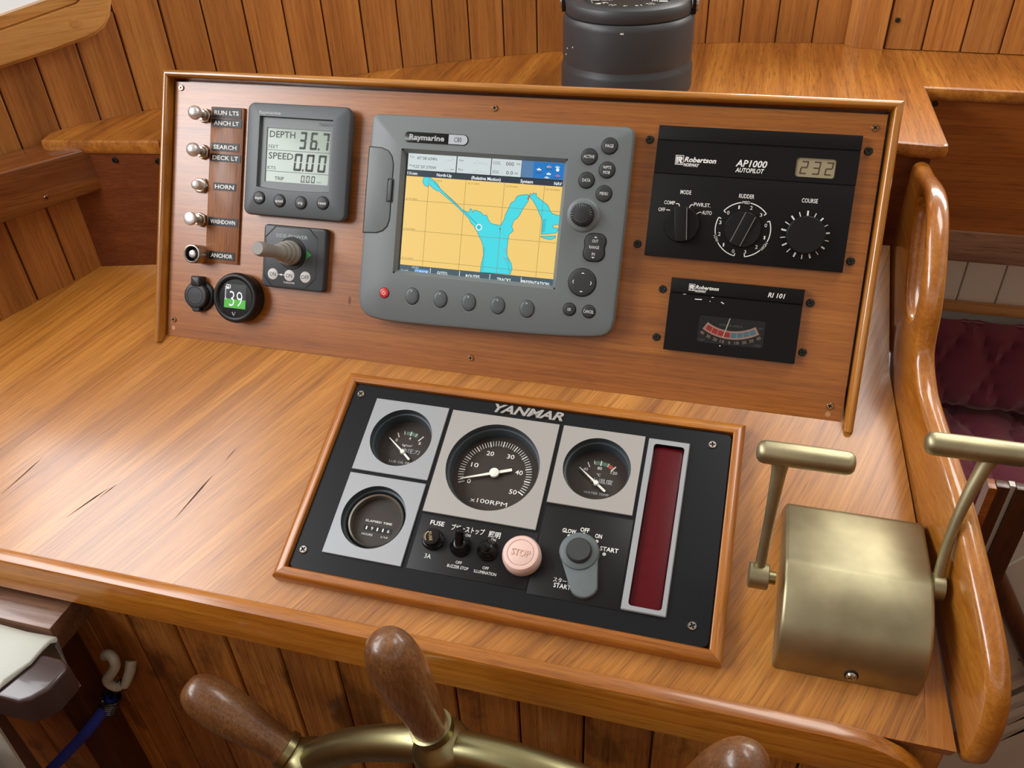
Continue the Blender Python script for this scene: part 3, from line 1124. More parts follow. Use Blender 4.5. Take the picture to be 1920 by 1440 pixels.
# thruster joystick
t = Thing('thruster_joystick', 'square grey thruster control with a grey joystick pointing out of it', 'joystick', FPI, (166, 106, 0))
o = rrect(128, 204.2, 71.3, 141, 4.5, 5)
b = MB()
b.prism(o, 0, 10, 'joy_plate', 2)
t.part('plate', b)
b = MB()
oc = [(143, 138.6), (134.5, 130), (131.5, 127.5), (131.5, 84), (141, 74), (182, 74), (192, 83.5), (194, 86), (194, 129), (184.5, 138.6)][::-1]
b.flat(oc, [inset(oc, 0.8)], 10.06, 'groove')
for p, q in (((143, 139.6), (130.2, 126.5)), ((141.5, 72.6), (129.8, 84.6)), ((184, 139.4), (193.6, 130)), ((182.5, 73.2), (193.6, 85))):
    b.line(p, q, 1.3, 10.06, 'groove')
t.part('groove', b, smooth=0)
b = MB()
b.text('SIDE-POWER', 162.6, 129.6, 3.8, 'grey_print', 10.1, w=39)
b.text('THRUSTER', 162.2, 78.2, 1.9, 'white_print', 10.1, w=14)
b.path([(148, 86.4), (156, 86.4)], 0.7, 10.08, 'white_print')
b.poly(circ(152, 86.4, 1.2, 12), 10.1, 'white_print')
b.poly([(178.2, 104), (188, 111), (178.2, 118)], 10.1, 'green_tri')
t.part('lettering', b, smooth=0)
for s, x in (('ON', 141.8), ('ON', 162.3), ('OFF', 182)):
    b = MB()
    b.lathe((x, 86.3, 9.9), [(6.3, 0), (6.2, 0.5), (5.6, 0.8), (0.3, 0.9)], 'white_button', 28)
    bt = t.part('button', b)
    b = MB()
    b.text(s, x, 86.3, 4.4, 'dark_print', 10.9, w=7.4 if s == 'ON' else 9.4)
    t.part('lettering', b, bt, smooth=0)
b = MB()
b.lathe((163.5, 111, 10), [(18, 0), (17.6, 1), (14, 1.2)], 'groove', 36)
b.lathe((162.5, 111.4, 11), [(13.6, 0), (13.6, 5), (12.2, 6.5), (12.6, 8), (12.4, 12), (10.6, 13.5), (11, 15), (10.6, 19), (8.9, 20.5), (9.3, 22), (8.8, 26), (7.2, 28), (6.6, 30), (6.4, 38)], 'joy_grey', 36)
t.part('bellows', b)
b = MB()
b.tube([(162, 111.6, 42), (162, 111.9, 50), (162, 112.6, 60), (162, 113.4, 72), (162, 113.7, 76), (162, 113.8, 78)], [6.4, 6.8, 7.4, 7.9, 7.5, 6.4], 'joy_grey', 28)
t.part('lever', b)

# chartplotter
cp = Thing('chartplotter', 'large grey marine chartplotter showing a yellow and cyan chart', 'chartplotter', FPI, (390, 160, 0))
body = [(250.2, 78), (251, 68), (254, 59.5), (259, 54.2), (266, 51), (278, 49), (300, 48.4), (335, 48.8), (391, 50.2), (449, 52), (482, 53.6), (508, 56), (519.5, 58), (525.5, 61.5), (529, 67), (530.4, 76)] + \
       [(530.6, 170), (530.2, 256), (529, 261), (526.4, 264), (522, 265.2), (390, 265.4), (261, 265.2), (256.4, 264), (253.8, 261.4), (252.8, 257), (251, 170)]
rec = rrect(289.2, 466.8, 100.8, 230.8, 1.5, 2)
b = MB()
rings = [[(x, y, z) for x, y in inset(body, d)] for d, z in ((3, 0), (0.6, 8), (0, 13), (0.4, 16.4), (1.8, 18.8), (4.5, 20))]
b.loft(rings, 'grey_plastic', False, False)
b.flat(inset(body, 4.5), [rec], 20, 'grey_plastic')
b.loft([[(x, y, 20) for x, y in rec], [(x, y, 15) for x, y in inset(rec, 4)]], 'grey_plastic', False, False)
cp.part('body', b)
b = MB()
b.poly(inset(rec, 4), 15, 'black_gloss')
b.poly(rrect(294.8, 463.6, 102.4, 228.4), 15.05, 'scr_black')
z = 15.1
b.poly(rrect(295, 463.4, 110.8, 203.6), z, 'land')
b.poly(rrect(295, 463.4, 203.8, 209.4), z, 'bar_dark')
b.poly(rrect(294.8, 463.4, 102.4, 110.6), z, 'softkey')
for x0, x1 in ((295.6, 348.8), (349.8, 386.2), (387, 418.6)):
    b.poly(rrect(x0, x1, 210.2, 227), z, 'cell_white')
b.poly(rrect(419, 463.4, 210.2, 227), z, 'scr_slate')
b.poly(rrect(431.2, 462.8, 210.8, 226.4), z + .05, 'scr_blue')
scr = cp.part('screen', b, smooth=0)
b = MB()
z = 15.2
lake = [(314.6, 203.6), (321.4, 203.6), (325.4, 200.9), (330.0, 197.8), (333.5, 192.9), (341.3, 187.2), (350.5, 180.4), (359.7, 173.1), (367.2, 170.8), (368.0, 174.9), (369.9, 174.5), (371.4, 171.2), (372.9, 174.1), (376.0, 173.2), (379.7, 172.4), (383.0, 169.2), (386.6, 169.5), (388.1, 166.2), (391.5, 161.9), (394.6, 161.0), (402.4, 160.5), (405.4, 166.4), (406.6, 172.2), (409.5, 179.1), (410.9, 183.7), (414.7, 186.2), (416.7, 190.8), (420.0, 192.4), (428.1, 193.6), (429.6, 192.9), (429.3, 187.3), (426.8, 183.2), (423.8, 177.9), (421.4, 172.2), (418.8, 168.6), (416.0, 166.7), (414.3, 160.3), (416.5, 156.0), (413.8, 153.5), (412.1, 152.3), (411.8, 148.8), (411.4, 140.9), (411.7, 131.8), (413.9, 127.4), (417.3, 123.1), (418.8, 117.6), (417.2, 111.5), (384.8, 110.8), (385.2, 119.1), (386.8, 128.4), (385.2, 138.6), (382.9, 143.6), (380.2, 147.4), (378.0, 151.7), (374.6, 156.0), (373.4, 158.2), (370.6, 159.7), (367.7, 164.6), (361.2, 169.8), (353.3, 176.1), (342.9, 183.3), (332.4, 190.5), (330.0, 190.4), (324.8, 193.4), (320.8, 196.6), (319.8, 193.7), (316.0, 195.1), (313.5, 198.4)][::-1]
bay = [(430.3, 195.1), (432.8, 193.1), (433.7, 195.9), (435.3, 194.4), (436.6, 195.6), (437.3, 192.3), (443.8, 188.3), (450.0, 184.3), (452.8, 179.0), (455.4, 176.4), (461.3, 175.2), (463.4, 175), (463.4, 166.4), (457.1, 164.9), (457.4, 162.7), (463.4, 161.9), (461.0, 157.4), (446.0, 154.8), (445.8, 168.5), (442.9, 173.8), (438.7, 181.3), (433.3, 188.7), (430.5, 190.7)][::-1]
cove = [(445.0, 152.7), (461.1, 154.6), (460.7, 152.4), (455.7, 150.3), (449.9, 151.1)][::-1]
for q in (lake, bay, cove):
    b.poly(q, z, 'sea')
    b.path(q + [q[0]], 0.45, z + .05, 'scr_coast')
for x in (320.5, 361, 402.5, 444.6):
    b.path([(x, 110.8), (x, 203.4)], 0.35, z + .08, 'scr_line')
for y in (178.8, 147.4, 116.6):
    b.path([(295, y), (463.4, y)], 0.35, z + .08, 'scr_line')
b.path([(326, 199), (345, 184), (366, 168.5), (378, 159)], 0.5, z + .08, 'scr_coast')
for y in range(12):                                     # docks along the shores
    b.path([(385.5 + (y % 3) * .5, 113 + 2.1 * y), (388.3, 113 + 2.1 * y)], 0.35, z + .08, 'scr_coast')
    b.path([(446.2, 157 + 1.4 * y * .8), (449 + (y % 2), 158 + 1.4 * y * .8)], 0.35, z + .08, 'scr_coast')
for k in range(5):
    b.path([(411 + k, 128 - 3.4 * k), (415 + k * .7, 125 - 3.4 * k)], 0.35, z + .08, 'scr_coast')
for x, y in ((429.4, 191.6), (428.7, 189.6)):
    b.poly(circ(x, y, 0.9, 10), z + .1, 'red_button')
for x, y in ((409.6, 136), (411.4, 134), (409.4, 127.8), (411.4, 126)):
    b.path([(x - 1.4, y + 1), (x + 1.2, y - 1)], 0.5, z + .1, 'scr_pink')
b.ring((379.2, 156.7), 2.5, 3.4, z + .1, 'scr_white')
b.ring((379.2, 156.7), 0.9, 1.4, z + .1, 'scr_coast')
b.poly([(401, 157.5), (402.6, 158), (402.2, 154.8)][::-1], z + .1, 'scr_line')
cp.part('chart', b, scr, smooth=0)
b = MB()
z = 15.3
for s, x, y, h, mt, al, w_ in (('Csr', 297.4, 223.6, 2.2, 'scr_dim', 'l', 5), ('47°38\'.634N', 305.4, 222.6, 3.0, 'dark_print', 'l', 22), ('_._°', 338.4, 223.2, 2, 'scr_dim', 'l', 7), ('Psn', 297.4, 214.6, 2.2, 'scr_dim', 'l', 5),
                               ('122°20\'.570W', 302.6, 213.8, 3.0, 'dark_print', 'l', 25), ('_.___ nm', 334.6, 213.4, 2, 'scr_dim', 'l', 12), ('Vrm', 351.6, 223, 2.2, 'scr_dim', 'l', 5), ('__°__\'.___', 367.6, 222.4, 2, 'scr_dim', 'l', 15),
                               ('Psn', 351.6, 213.8, 2.2, 'scr_dim', 'l', 5), ('___°__\'.___', 366.6, 213.4, 2, 'scr_dim', 'l', 16), ('COG', 388.6, 222.8, 3.2, 'scr_dim', 'l', 7.4), ('000', 402.2, 222.6, 3.6, 'dark_print', 'l', 8.4), ('°M', 412.6, 222.8, 2, 'scr_dim', 'l', 4.4),
                               ('SOG', 388.6, 213.8, 3.2, 'scr_dim', 'l', 6.6), ('0.0', 403.2, 213.8, 3.6, 'dark_print', 'l', 7.2), ('kt', 412.4, 213.8, 2.4, 'scr_dim', 'l', 3.6),
                               ('1¼nm', 296, 206.7, 3.1, 'scr_white', 'l', 11), ('North-Up', 328.6, 206.8, 3.1, 'scr_white', 'l', 16.4), ('(Relative Motion)', 366.6, 206.4, 3.3, 'scr_white', 'l', 31.6), ('System', 419, 206.4, 3.3, 'scr_white', 'l', 13.2), ('NAV', 454.2, 206.4, 3.3, 'scr_white', 'l', 8),
                               ('FIND', 309, 109, 2.2, 'cell_white', 'l', 7.5), ('SHIP', 296.4, 104.6, 2.2, 'cell_white', 'l', 8.5), ('GOTO...', 344.4, 105.8, 3.4, 'scr_white', 'c', 14), ('ROUTES...', 378.4, 105.6, 3.4, 'scr_white', 'c', 18), ('TRACKS...', 412.2, 105.4, 3.4, 'scr_white', 'c', 17.6), ('PRESENTATION...', 446, 105.4, 3.4, 'scr_white', 'c', 32)):
    b.text(s, x, y, h, mt, z, al, w_, bold=0.02 if mt == 'scr_white' else 0.0)
b.poly(rrect(312, 328, 102.6, 107.6), z - .05, 'scr_sel')
b.text('CURSOR', 320, 105, 2.7, 'scr_white', z, 'c', 14.6)
for x in (329.8, 362.4, 395.6, 429.4):
    b.path([(x, 102.8), (x, 109.8)], 0.6, z, 'scr_white')
for i, x in enumerate((322, 363, 404, 446)):
    b.text('122°2%d\'.000W' % (2 - i if i < 3 else 9), x, 200.6 - 0.2 * i, 1.5, 'scr_line', z, 'l', 13 if i < 3 else 15)
for i, y in enumerate((180.2, 148.8, 118)):
    b.text('47°%d\'.000N' % (39 - i), 296, y, 1.5, 'scr_line', z, 'l', 13)
# little pictograms of the blue status box
for x, y, mt in ((437.2, 219.4, 'scr_white'), (447.4, 222.6, 'cell_white'), (456, 222.8, 'cell_white'), (447.6, 215.6, 'scr_white'), (457, 214.4, 'scr_pink'), (446, 212, 'cell_white')):
    b.poly([(x - 2.6, y), (x - 1.6, y - 1.2), (x + 1.8, y - 1.2), (x + 2.6, y), (x + .4, y + .3), (x, y + 1.5), (x - .8, y + .3)], z, mt)
b.poly(circ(456.4, 219.8, 1.7, 14), z, 'scr_white')
b.poly(rrect(446.4, 449.2, 221.6, 223.2), z + .02, 'scr_pink')
for s, x, y in (('WPT', 437, 215.6), ('WPTS', 447.6, 219.6), ('PILOT', 456.4, 211.9)):
    b.text(s, x, y, 1.5, 'bar_dark', z, 'c', 7)
cp.part('lettering', b, scr, smooth=0)
# name badge
b = MB()
pill = rrect(291.2, 361.6, 237.3, 248, 5.2, 6)
b.prism(pill, 20, 20.7, 'black_gloss', 0.3)
b.poly(rrect(340.4, 360.8, 237.9, 247.4, 4.6, 6), 20.75, 'pill_grey')
b.poly(rrect(340.4, 350, 237.9, 247.4), 20.76, 'pill_grey')
bd_ = cp.part('badge', b)
b = MB()
b.text('Raymarine', 297.4, 243, 5.6, 'grey_print', 20.8, 'l', 38.4, bold=0.03)
b.text('C80', 350.4, 242.6, 4.8, 'dark_print', 20.82, 'c', 8)
cp.part('lettering', b, bd_, smooth=0)
# card door
dr = [(251.6, 140.2), (268, 141), (275, 143.8), (280, 149), (282.2, 157), (282.2, 214), (280, 222), (275.5, 227.6), (268, 230.4), (252.6, 231)]
b = MB()
b.flat(dr, [inset(dr, 0.9)], 20.05, 'groove')
b.prism(inset(dr, 1.0), 19.9, 20.9, 'grey_plastic', 0.7)
dd = cp.part('card_door', b)
b = MB()
b.poly(rrect(276.6, 283, 174.6, 199.2, 0.5), 21.0, 'groove')
b.prism([(278.2, 176), (279.6, 175.6), (282, 176.4), (282, 197.6), (279.6, 198.2), (278.2, 196)], 21, 22.6, 'dark_grey', 0.5)
cp.part('latch', b, dd)
b = dome((281.4, 79), 5.2, 19.9, 1.6, 'red_button', 24)
b.ring((281.4, 79), 5.2, 5.8, 20.04, 'groove', n=24)
bt = cp.part('button', b, label='small red power button')
b = MB()
b.ring((281.4, 79), 1.5, 2.0, 21.6, 'white_print', 120, 420, 16)
b.line((281.4, 79.2), (281.4, 81.4), 0.5, 21.6, 'white_print')
cp.part('lettering', b, bt, smooth=0)
for x, y in ((313.3, 78.6), (345.1, 78.6), (376.7, 78.5), (408.3, 78.4), (439.6, 78.2)):
    b = dome((x, y), 7.4, 19.9, 2.0, 'dark_grey', 28, 8.8)
    b.poly(circ(x, y - 0.8, 8.6, 28, 10.2), 20.02, 'grey_plastic')
    b.flat(circ(x, y, 7.9, 28, 9.3), [circ(x, y, 7.3, 28, 8.7)], 20.05, 'groove')
    bt = cp.part('soft_key', b)
    b = MB()
    b.poly(circ(x - 0.4, y + 4.6, 0.8, 12, 1.7), 21.9, 'white_print')
    cp.part('mark', b, bt, smooth=0)
for s, x, y, r in (('PAGE', 507, 245.3, 8.2), ('ACTIVE', 488, 234, 8.2), ('WPTS|MOB', 506.9, 222.3, 8.2), ('DATA', 487.6, 211.1, 8.2), ('MENU', 506.4, 199.4, 8.2), ('OK', 483.8, 82.4, 6.8), ('CANCEL', 503.8, 82.2, 6.8)):
    b = dome((x, y), r - .5, 19.9, 1.7, 'rubber_soft')
    b.ring((x, y), r - .6, r + .2, 20.05, 'groove', n=28)
    bt = cp.part('button', b)
    b = MB()
    if '|' in s:
        p, q = s.split('|')
        b.text(p, x, y + 2.4, 3, 'white_print', 21.7, w=8.2)
        b.text(q, x, y - 2.4, 3, 'white_print', 21.7, w=6.6)
    else:
        b.text(s, x, y, 3.1, 'white_print', 21.7, w={2: 3.6, 4: 8, 6: 10.6}[len(s)])
    cp.part('lettering', b, bt, smooth=0)
c = (488, 176.8, 20)
b = MB()
b.lathe(c, [(17, 0), (16, 1.6), (14.4, 2.4), (12.2, 2.4)], 'grey_plastic', 40)
cl_ = cp.part('knob_collar', b)
b = MB()
rings = []
for r, zz in ((11.6, 2.4), (11.4, 9), (10.6, 11.2), (8.6, 12.4), (4, 12.9), (0.5, 13)):
    rings.append([(c[0] + (r - (0.35 if i % 2 and r > 5 else 0)) * math.cos(2 * PI * i / 48), c[1] + (r - (0.35 if i % 2 and r > 5 else 0)) * math.sin(2 * PI * i / 48), c[2] + zz - (0.3 if i % 2 and r > 5 else 0)) for i in range(48)])
b.loft(rings, 'rubber_black')
cp.part('knob', b, smooth=20)
pn = []
for i in range(48):
    a = 2 * PI * i / 48
    y = 14 * math.copysign(abs(math.sin(a)) ** 0.8, math.sin(a))
    x = 11.6 * math.copysign(abs(math.cos(a)) ** 0.62, math.cos(a)) * (1 - 0.15 * math.exp(-(y / 4.6) ** 2))
    pn.append((502.8 + x + y * 0.03, 146.2 + y))
b = MB()
b.flat(inset(pn, -0.6), [inset(pn, 0.4)], 20.05, 'groove')
b.prism(inset(pn, 0.4), 19.9, 21.9, 'rubber_soft', 1.2)
bt = cp.part('range_key', b)
b = MB()
b.text('OUT', 503, 152.6, 3, 'white_print', 21.95, w=6)
b.text('RANGE', 502.6, 146.4, 3, 'white_print', 21.95, w=10)
b.text('IN', 502.4, 139.8, 3, 'white_print', 21.95, w=3)
b.poly([(501.3, 155.8), (504.9, 155.8), (503.1, 157.2)], 21.95, 'white_print')
b.poly([(500.6, 136.8), (502.4, 135.4), (504.2, 136.8)], 21.95, 'white_print')
cp.part('lettering', b, bt, smooth=0)
c = (494, 110.6)
b = dome(c, 13.8, 19.9, 1.8, 'rubber_soft', 36)
b.ring(c, 13.6, 14.6, 20.05, 'groove', n=36)
bt = cp.part('cursor_pad', b)
b = MB()
b.poly([(492.2, 119.4), (495.8, 119.4), (494, 120.7)], 21.7, 'white_print')
b.poly([(492.2, 101.9), (494, 100.6), (495.8, 101.9)], 21.7, 'white_print')
b.path([(485.4, 112.4), (484.4, 110.7), (485.4, 109)], 0.7, 21.7, 'white_print')
b.path([(502.6, 112.4), (503.6, 110.7), (502.6, 109)], 0.7, 21.7, 'white_print')
b.poly(circ(*c, 1.5, 14), 21.72, 'dark_print')
cp.part('lettering', b, bt, smooth=0)

# autopilot
ap = Thing('autopilot', 'black autopilot control box with three knobs at the top right of panel', 'autopilot', FPI, (645, 206, 0))
b = MB()
lw_ = rrect(684, 719.4, 229.3, 247, 2.6, 4)
b.box(551.4, 739.2, 143.5, 223.4, 0, 8, 'black_box', 0.5)
b.plate([(551.6, 224.4), (739.3, 224.4), (739.3, 255.6), (551.6, 255.6)], [lw_], 0, 8, 'black_box', 0.4, hz=6.6)
b.box(551.8, 739.4, 256.4, 269.8, 0, 8.6, 'black_box', 0.5)
b.box(551.8, 739, 223.3, 256.5, 0, 6.2, 'groove')
ap.part('body', b)
b = MB()
b.poly(lw_, 6.8, 'lcd_brown')
sc_ = ap.part('screen', b, smooth=0)
b = MB()
b.seg7('232', 687.6, 232, 6.6, 12.2, 1.3, 'lcd_seg_brown', 6.9, 11.2, 0.1)
ap.part('lettering', b, sc_, smooth=0)


def maker(b, x, y, k, z):
    """the maker's boxed R and name"""
    b.flat(rrect(x, x + 8 * k, y - 5 * k, y + 4 * k), [rrect(x + .5 * k, x + 7.5 * k, y - 4.2 * k, y + 3.4 * k)], z, 'white_print')
    b.text('R', x + 4 * k, y - .2 * k, 6 * k, 'white_print', z, w=6 * k, bold=0.05, shear=0.3)
    b.poly(rrect(x + 1 * k, x + 3.4 * k, y - 3.4 * k, y + 2.6 * k), z, 'white_print')
    b.text('Robertson', x + 8.6 * k, y + .6 * k, 4.9 * k, 'white_print', z, 'l', 30.5 * k, bold=0.03, shear=0.25)
    b.text('NORWAY', x + 8.4 * k, y - 4.6 * k, 3.2 * k, 'white_print', z, 'l', 15 * k, bold=0.03, shear=0.25)


b = MB()
z = 8.06
maker(b, 571, 238.4, 1.0, z)
b.text('AP1000', 628.6, 238.5, 6.4, 'white_print', z, 'l', 29, bold=0.02, shear=0.2)
b.text('AUTOPILOT', 629, 232, 4.2, 'white_print', z, 'l', 26.6, bold=0.02, shear=0.2)
b.text('MODE', 584.8, 207.6, 4, 'white_print', z, w=10.4, bold=0.01)
b.text('RUDDER', 642.7, 207.8, 4, 'white_print', z, w=14.2, bold=0.01)
b.text('COURSE', 700.7, 207.8, 4, 'white_print', z, w=14.4, bold=0.01)
b.text('COMP', 565, 196.6, 3.6, 'white_print', z, 'l', 10.6, bold=0.01)
b.text('OFF', 560.2, 189.4, 3.6, 'white_print', z, 'l', 6.6, bold=0.01)
b.text('PWR.ST.', 593.9, 196.6, 3.6, 'white_print', z, 'l', 16, bold=0.01)
b.text('AUTO', 602.6, 189.4, 3.6, 'white_print', z, 'l', 9.4, bold=0.01)
b.path([(576.6, 196), (579.6, 196), (580.8, 191.4)], 0.8, z, 'white_print')
b.path([(567.8, 189.4), (571.6, 189.2)], 0.8, z, 'white_print')
b.path([(593.4, 196), (591.4, 196), (589.8, 193)], 0.8, z, 'white_print')
b.path([(602, 189.4), (600, 189.4), (597.6, 187.6)], 0.8, z, 'white_print')
cx, cy, rr_ = 643, 175.9, 26
for a0, a1, s, sa in ((40, 140, 'MED', 90), (157, 259, 'LOW', 203), (-79, 23, 'HIGH', -33)):
    da = 9.5 if s != 'HIGH' else 11
    b.ring((cx, cy), rr_ - .5, rr_ + .4, z, 'white_print', a0, sa - da)
    b.ring((cx, cy), rr_ - .5, rr_ + .4, z, 'white_print', sa + da, a1)
    for a in (a0, a1):
        b.line((cx + rr_ * math.cos(rad(a)), cy + rr_ * math.sin(rad(a))), (cx + (rr_ - 2.6) * math.cos(rad(a)), cy + (rr_ - 2.6) * math.sin(rad(a))), 0.9, z, 'white_print')
    b.text(s, cx + rr_ * math.cos(rad(sa)), cy + rr_ * math.sin(rad(sa)), 2.7, 'white_print', z, w=7 if s != 'HIGH' else 8, rot={'MED': 0, 'LOW': -66, 'HIGH': 58}[s])
for s, x, y in (('0', 627.4, 191), ('1', 636.9, 197), ('2', 648.4, 197.2), ('3', 658.2, 191.2), ('0', 663.9, 181.7), ('1', 664.2, 170.1), ('2', 657.9, 160.7), ('3', 647.9, 155.1), ('0', 636.7, 154.8), ('1', 626.9, 160.2), ('2', 621.6, 170.1), ('3', 621.1, 181.3)):
    b.text(s, x, y, 3.5, 'white_print', z, w=1.3 if s == '1' else 2.3)
for i in range(18):
    a = 90 + 20 * i
    big = i % 2 == 0
    r0, r1 = 17.6, (22.4 if i else 23)
    ct = Vector((700.6, 175.4))
    d = Vector((math.cos(rad(a)), math.sin(rad(a))))
    b.line(ct + d * r0, ct + d * r1, 1.5 if big else 0.8, z, 'white_print')
ap.part('lettering', b, smooth=0)


def bar_knob(c, r, rot, bw, hb, hz):
    b = MB()
    b.lathe((*c, 8), [(r, 0), (r * .99, 2.2), (r * .95, 3), (r * .3, 3.2)], 'black_satin', 40)
    kb = ap.part('knob', b)
    b = MB()
    b.x = Matrix.Translation((c[0], c[1], 0)) @ Matrix.Rotation(rad(rot), 4, 'Z')
    L_ = r * 0.97
    o = [(-bw / 2, -L_ * .96), (0, -L_), (bw / 2, -L_ * .96), (bw / 2, L_ * .96), (0, L_), (-bw / 2, L_ * .96)]
    b.prism(o, 11, hz, 'black_satin', 0.8)
    ap.part('grip', b, kb)
    b = MB()
    b.x = Matrix.Translation((c[0], c[1], 0)) @ Matrix.Rotation(rad(rot), 4, 'Z')
    b.poly(rrect(bw / 2 - 1.0, bw / 2 - .3, -L_ * .9, L_ * .9), hz + .05, 'dim_print')
    if hb:
        b.poly(rrect(-bw / 2 + .3, -bw / 2 + 1.0, -L_ * .9, L_ * .9), hz + .05, 'dim_print')
    ap.part('mark', b, kb, smooth=0)


bar_knob((584.4, 176), 17.5, 6, 12.5, 0, 22)
bar_knob((643, 175.9), 17.5, -21, 11.5, 1, 14)
b = MB()
b.lathe((700.8, 175.2, 8), [(18, 0), (18, 8), (17.6, 9.2), (16.8, 9.8), (0.5, 9.9)], 'black_satin', 48)
ap.part('knob', b)
for c in ((543.2, 256.7), (746.9, 257.4), (542.8, 154.1), (745.8, 155.1)):
    ap.part('screw', screw(c, 4.0, 'screw_dark', 0, random.randint(0, 80), 0.35))

# rudder indicator
ri = Thing('rudder_indicator', 'small black rudder angle indicator with red and blue arc scale', 'indicator', FPI, (645, 88, 0))
rw = rrect(612.4, 676.6, 62.8, 89.8, 3, 4)
b = MB()
b.plate([(581, 52), (707.8, 52), (707.8, 109.4), (581, 109.4)], [rw], 0, 8, 'black_box', 0.4, hz=5)
b.box(581.2, 707.9, 110, 124.2, 0, 8.8, 'black_box', 0.5)
b.box(581.4, 707.6, 52.4, 123.8, 0, 4, 'groove')
ri.part('body', b)
b = MB()
b.poly(rw, 5.1, 'black_gloss')
cx, cy = 644.3, 120.8
b.ring((cx, cy), 43.8, 52, 5.2, 'pink_print', 238.3, 301.7, 40)
q = 7.37
dl = ri.part('dial', b, smooth=0)
mat('port_red', (204, 56, 54), 0.5)
mat('starboard_blue', (104, 152, 178), 0.5)
b = MB()
for k in range(-5, 5):
    a0, a1 = max(-30.6, k * q), min(30.6, (k + 1) * q)
    b.ring((cx, cy), 45.4, 50.4, 5.3, 'port_red' if k < 0 else 'starboard_blue', 270 + a0 + .4, 270 + a1 - .4, 8)
for k in range(-4, 5):
    a = k * q * 1.0
    r_ = 55.2
    b.text(str(abs(k) * 10), cx + r_ * math.sin(rad(a)), cy - r_ * math.cos(rad(a)), 3.1, 'pink_print', 5.3, w=2 if k == 0 else 4, rot=a)
b.text('RUDDER ANGLE', 644, 82.4, 2.1, 'dim_print', 5.3, w=22)
b.text('OFF', 672, 82.4, 2.1, 'dim_print', 5.3, w=4.6)
b.text('PORT', 617.3, 65.4, 2.0, 'dim_print', 5.3, w=6.6)
b.text('STBD', 671.2, 65.4, 2.0, 'dim_print', 5.3, w=6.8)
ri.part('scale', b, dl, smooth=0)
b = MB()
b.line((642.3, 90), (637.6, 70), 0.9, 6.2, 'needle_white')
ri.part('needle', b, dl, smooth=0)
b = MB()
b.poly(rw, 7.4, 'dial_glass')
ri.part('window', b, smooth=0)
b = MB()
z = 8.06
maker(b, 599, 116.6, 0.74, z + .8)
b.text('RI 101', 674.6, 116.2, 4.6, 'white_print', z + .8, 'l', 16, bold=0.02, shear=0.2)
for p, q_, wd in (((594, 109.4 - .6), (597, 108.9), .5), ((606, 104.9), (613, 105.2), .9), ((622, 108.4), (624, 108.3), .7), ((631.5, 104.6), (634.5, 103.2), .9), ((620.5, 104.2), (621.5, 104.2), .6)):
    b.line(p, q_, wd, z, 'white_print')
b.poly(circ(635.8, 61.6, 0.6, 10), z, 'white_print')
ri.part('lettering', b, smooth=0)
for c in ((573, 111.6), (715.2, 112.1), (572.4, 62.8), (714.6, 63.8)):
    ri.part('screw', screw(c, 4.0, 'screw_dark', 0, random.randint(0, 80), 0.35))

# ================================================================== ENGINE PANEL ON THE DESK
ep = Thing('engine_panel', 'black engine gauge panel in an orange teak frame lying on the desk', 'engine panel', FDI, (459, -140, 0))
FX0, FX1, FY0, FY1 = 249.5, 670.5, -256.5, -23.5


def frame_bar(p, q, wd, mt):
    """mitred bar with a rounded outer top edge"""
    p, q = Vector(p), Vector(q)
    d = (q - p).normalized()
    inw = Vector((-d.y, d.x))
    sec = [(0, 0), (wd, 0), (wd, 12.8), (wd - 1.2, 14), (5, 14), (2.2, 13.2), (0.6, 11.2), (0, 8.6)]
    b = MB()
    n = len(sec)
    vs = [tuple(p + inw * s + d * s) + (h,) for s, h in sec] + [tuple(q + inw * s - d * s) + (h,) for s, h in sec]
    fs = [((i + 1) % n, i, n + i, n + (i + 1) % n) for i in range(n)] + [tuple(range(n)), tuple(range(2 * n - 1, n - 1, -1))]
    fs = [f_[::-1] for f_ in fs]
    b.add(vs, fs, mt)
    return b


for p, q, mt in (((FX0, FY0), (FX1, FY0), 'frame_orange'), ((FX1, FY0), (FX1, FY1), 'frame_orange_up'), ((FX1, FY1), (FX0, FY1), 'frame_orange'), ((FX0, FY1), (FX0, FY0), 'frame_orange_up')):
    ep.part('frame_bar', frame_bar(p, q, 11.3, mt), smooth=45)
b = MB()
wells = [circ(330.8, -92.2, 33, 48), circ(330, -181.4, 33, 48), circ(433.3, -108.8, 47.6, 64), circ(535.2, -93.8, 33.3, 48)]
b.plate(rrect(261, 658.6, -245, -34.8, 7, 5), wells + [rrect(586, 615.2, -221, -58.6, 3, 3)], 2, 10, 'black_plate', 0.8, 'black_deep')
ep.part('plate', b)
for c in ((270.5, -47.8), (271.1, -225.6), (640.9, -49.9), (642.9, -228.0)):
    ep.part('screw', screw(c, 4.3, 'steel_screw', 10, random.randint(0, 80), 0.4))
b = MB()
b.text('YANMAR', 455.4, -42.4, 9.6, 'alu_warm', 10, w=73, bold=0.03, shear=0.3, ex=2.0)
ep.part('emblem', b, smooth=0, label='raised silver lettering')


def gauge(name, rect, c, r, mt, dep=-8):
    """square bezel plate with a deep round well and a recessed dial"""
    x0, x1, y0, y1 = rect
    b = MB()
    hole = circ(*c, r, 56)
    b.plate(rrect(x0, x1, y0, y1), [hole], 10, 12.2, mt, 0.3, 'bezel_side')
    root = ep.part(name, b, smooth=30)
    b = MB()
    n = 56
    b.loft([[(c[0] + q * math.cos(2 * PI * i / n), c[1] + q * math.sin(2 * PI * i / n), z_) for i in range(n)] for q, z_ in ((r, 12.1), (r - .6, 5), (r - 2.4, 4.6), (r - 2.8, 1), (r - 3.4, dep))][::1], 'bezel_side', False, False)
    b.f = [f_[::-1] for f_ in b.f]
    ep.part('well_ring', b, root)
    b = MB()
    b.poly(circ(*c, r - 3, 48), dep, 'dial_brown')
    ep.part('dial', b, root, smooth=0)
    return root


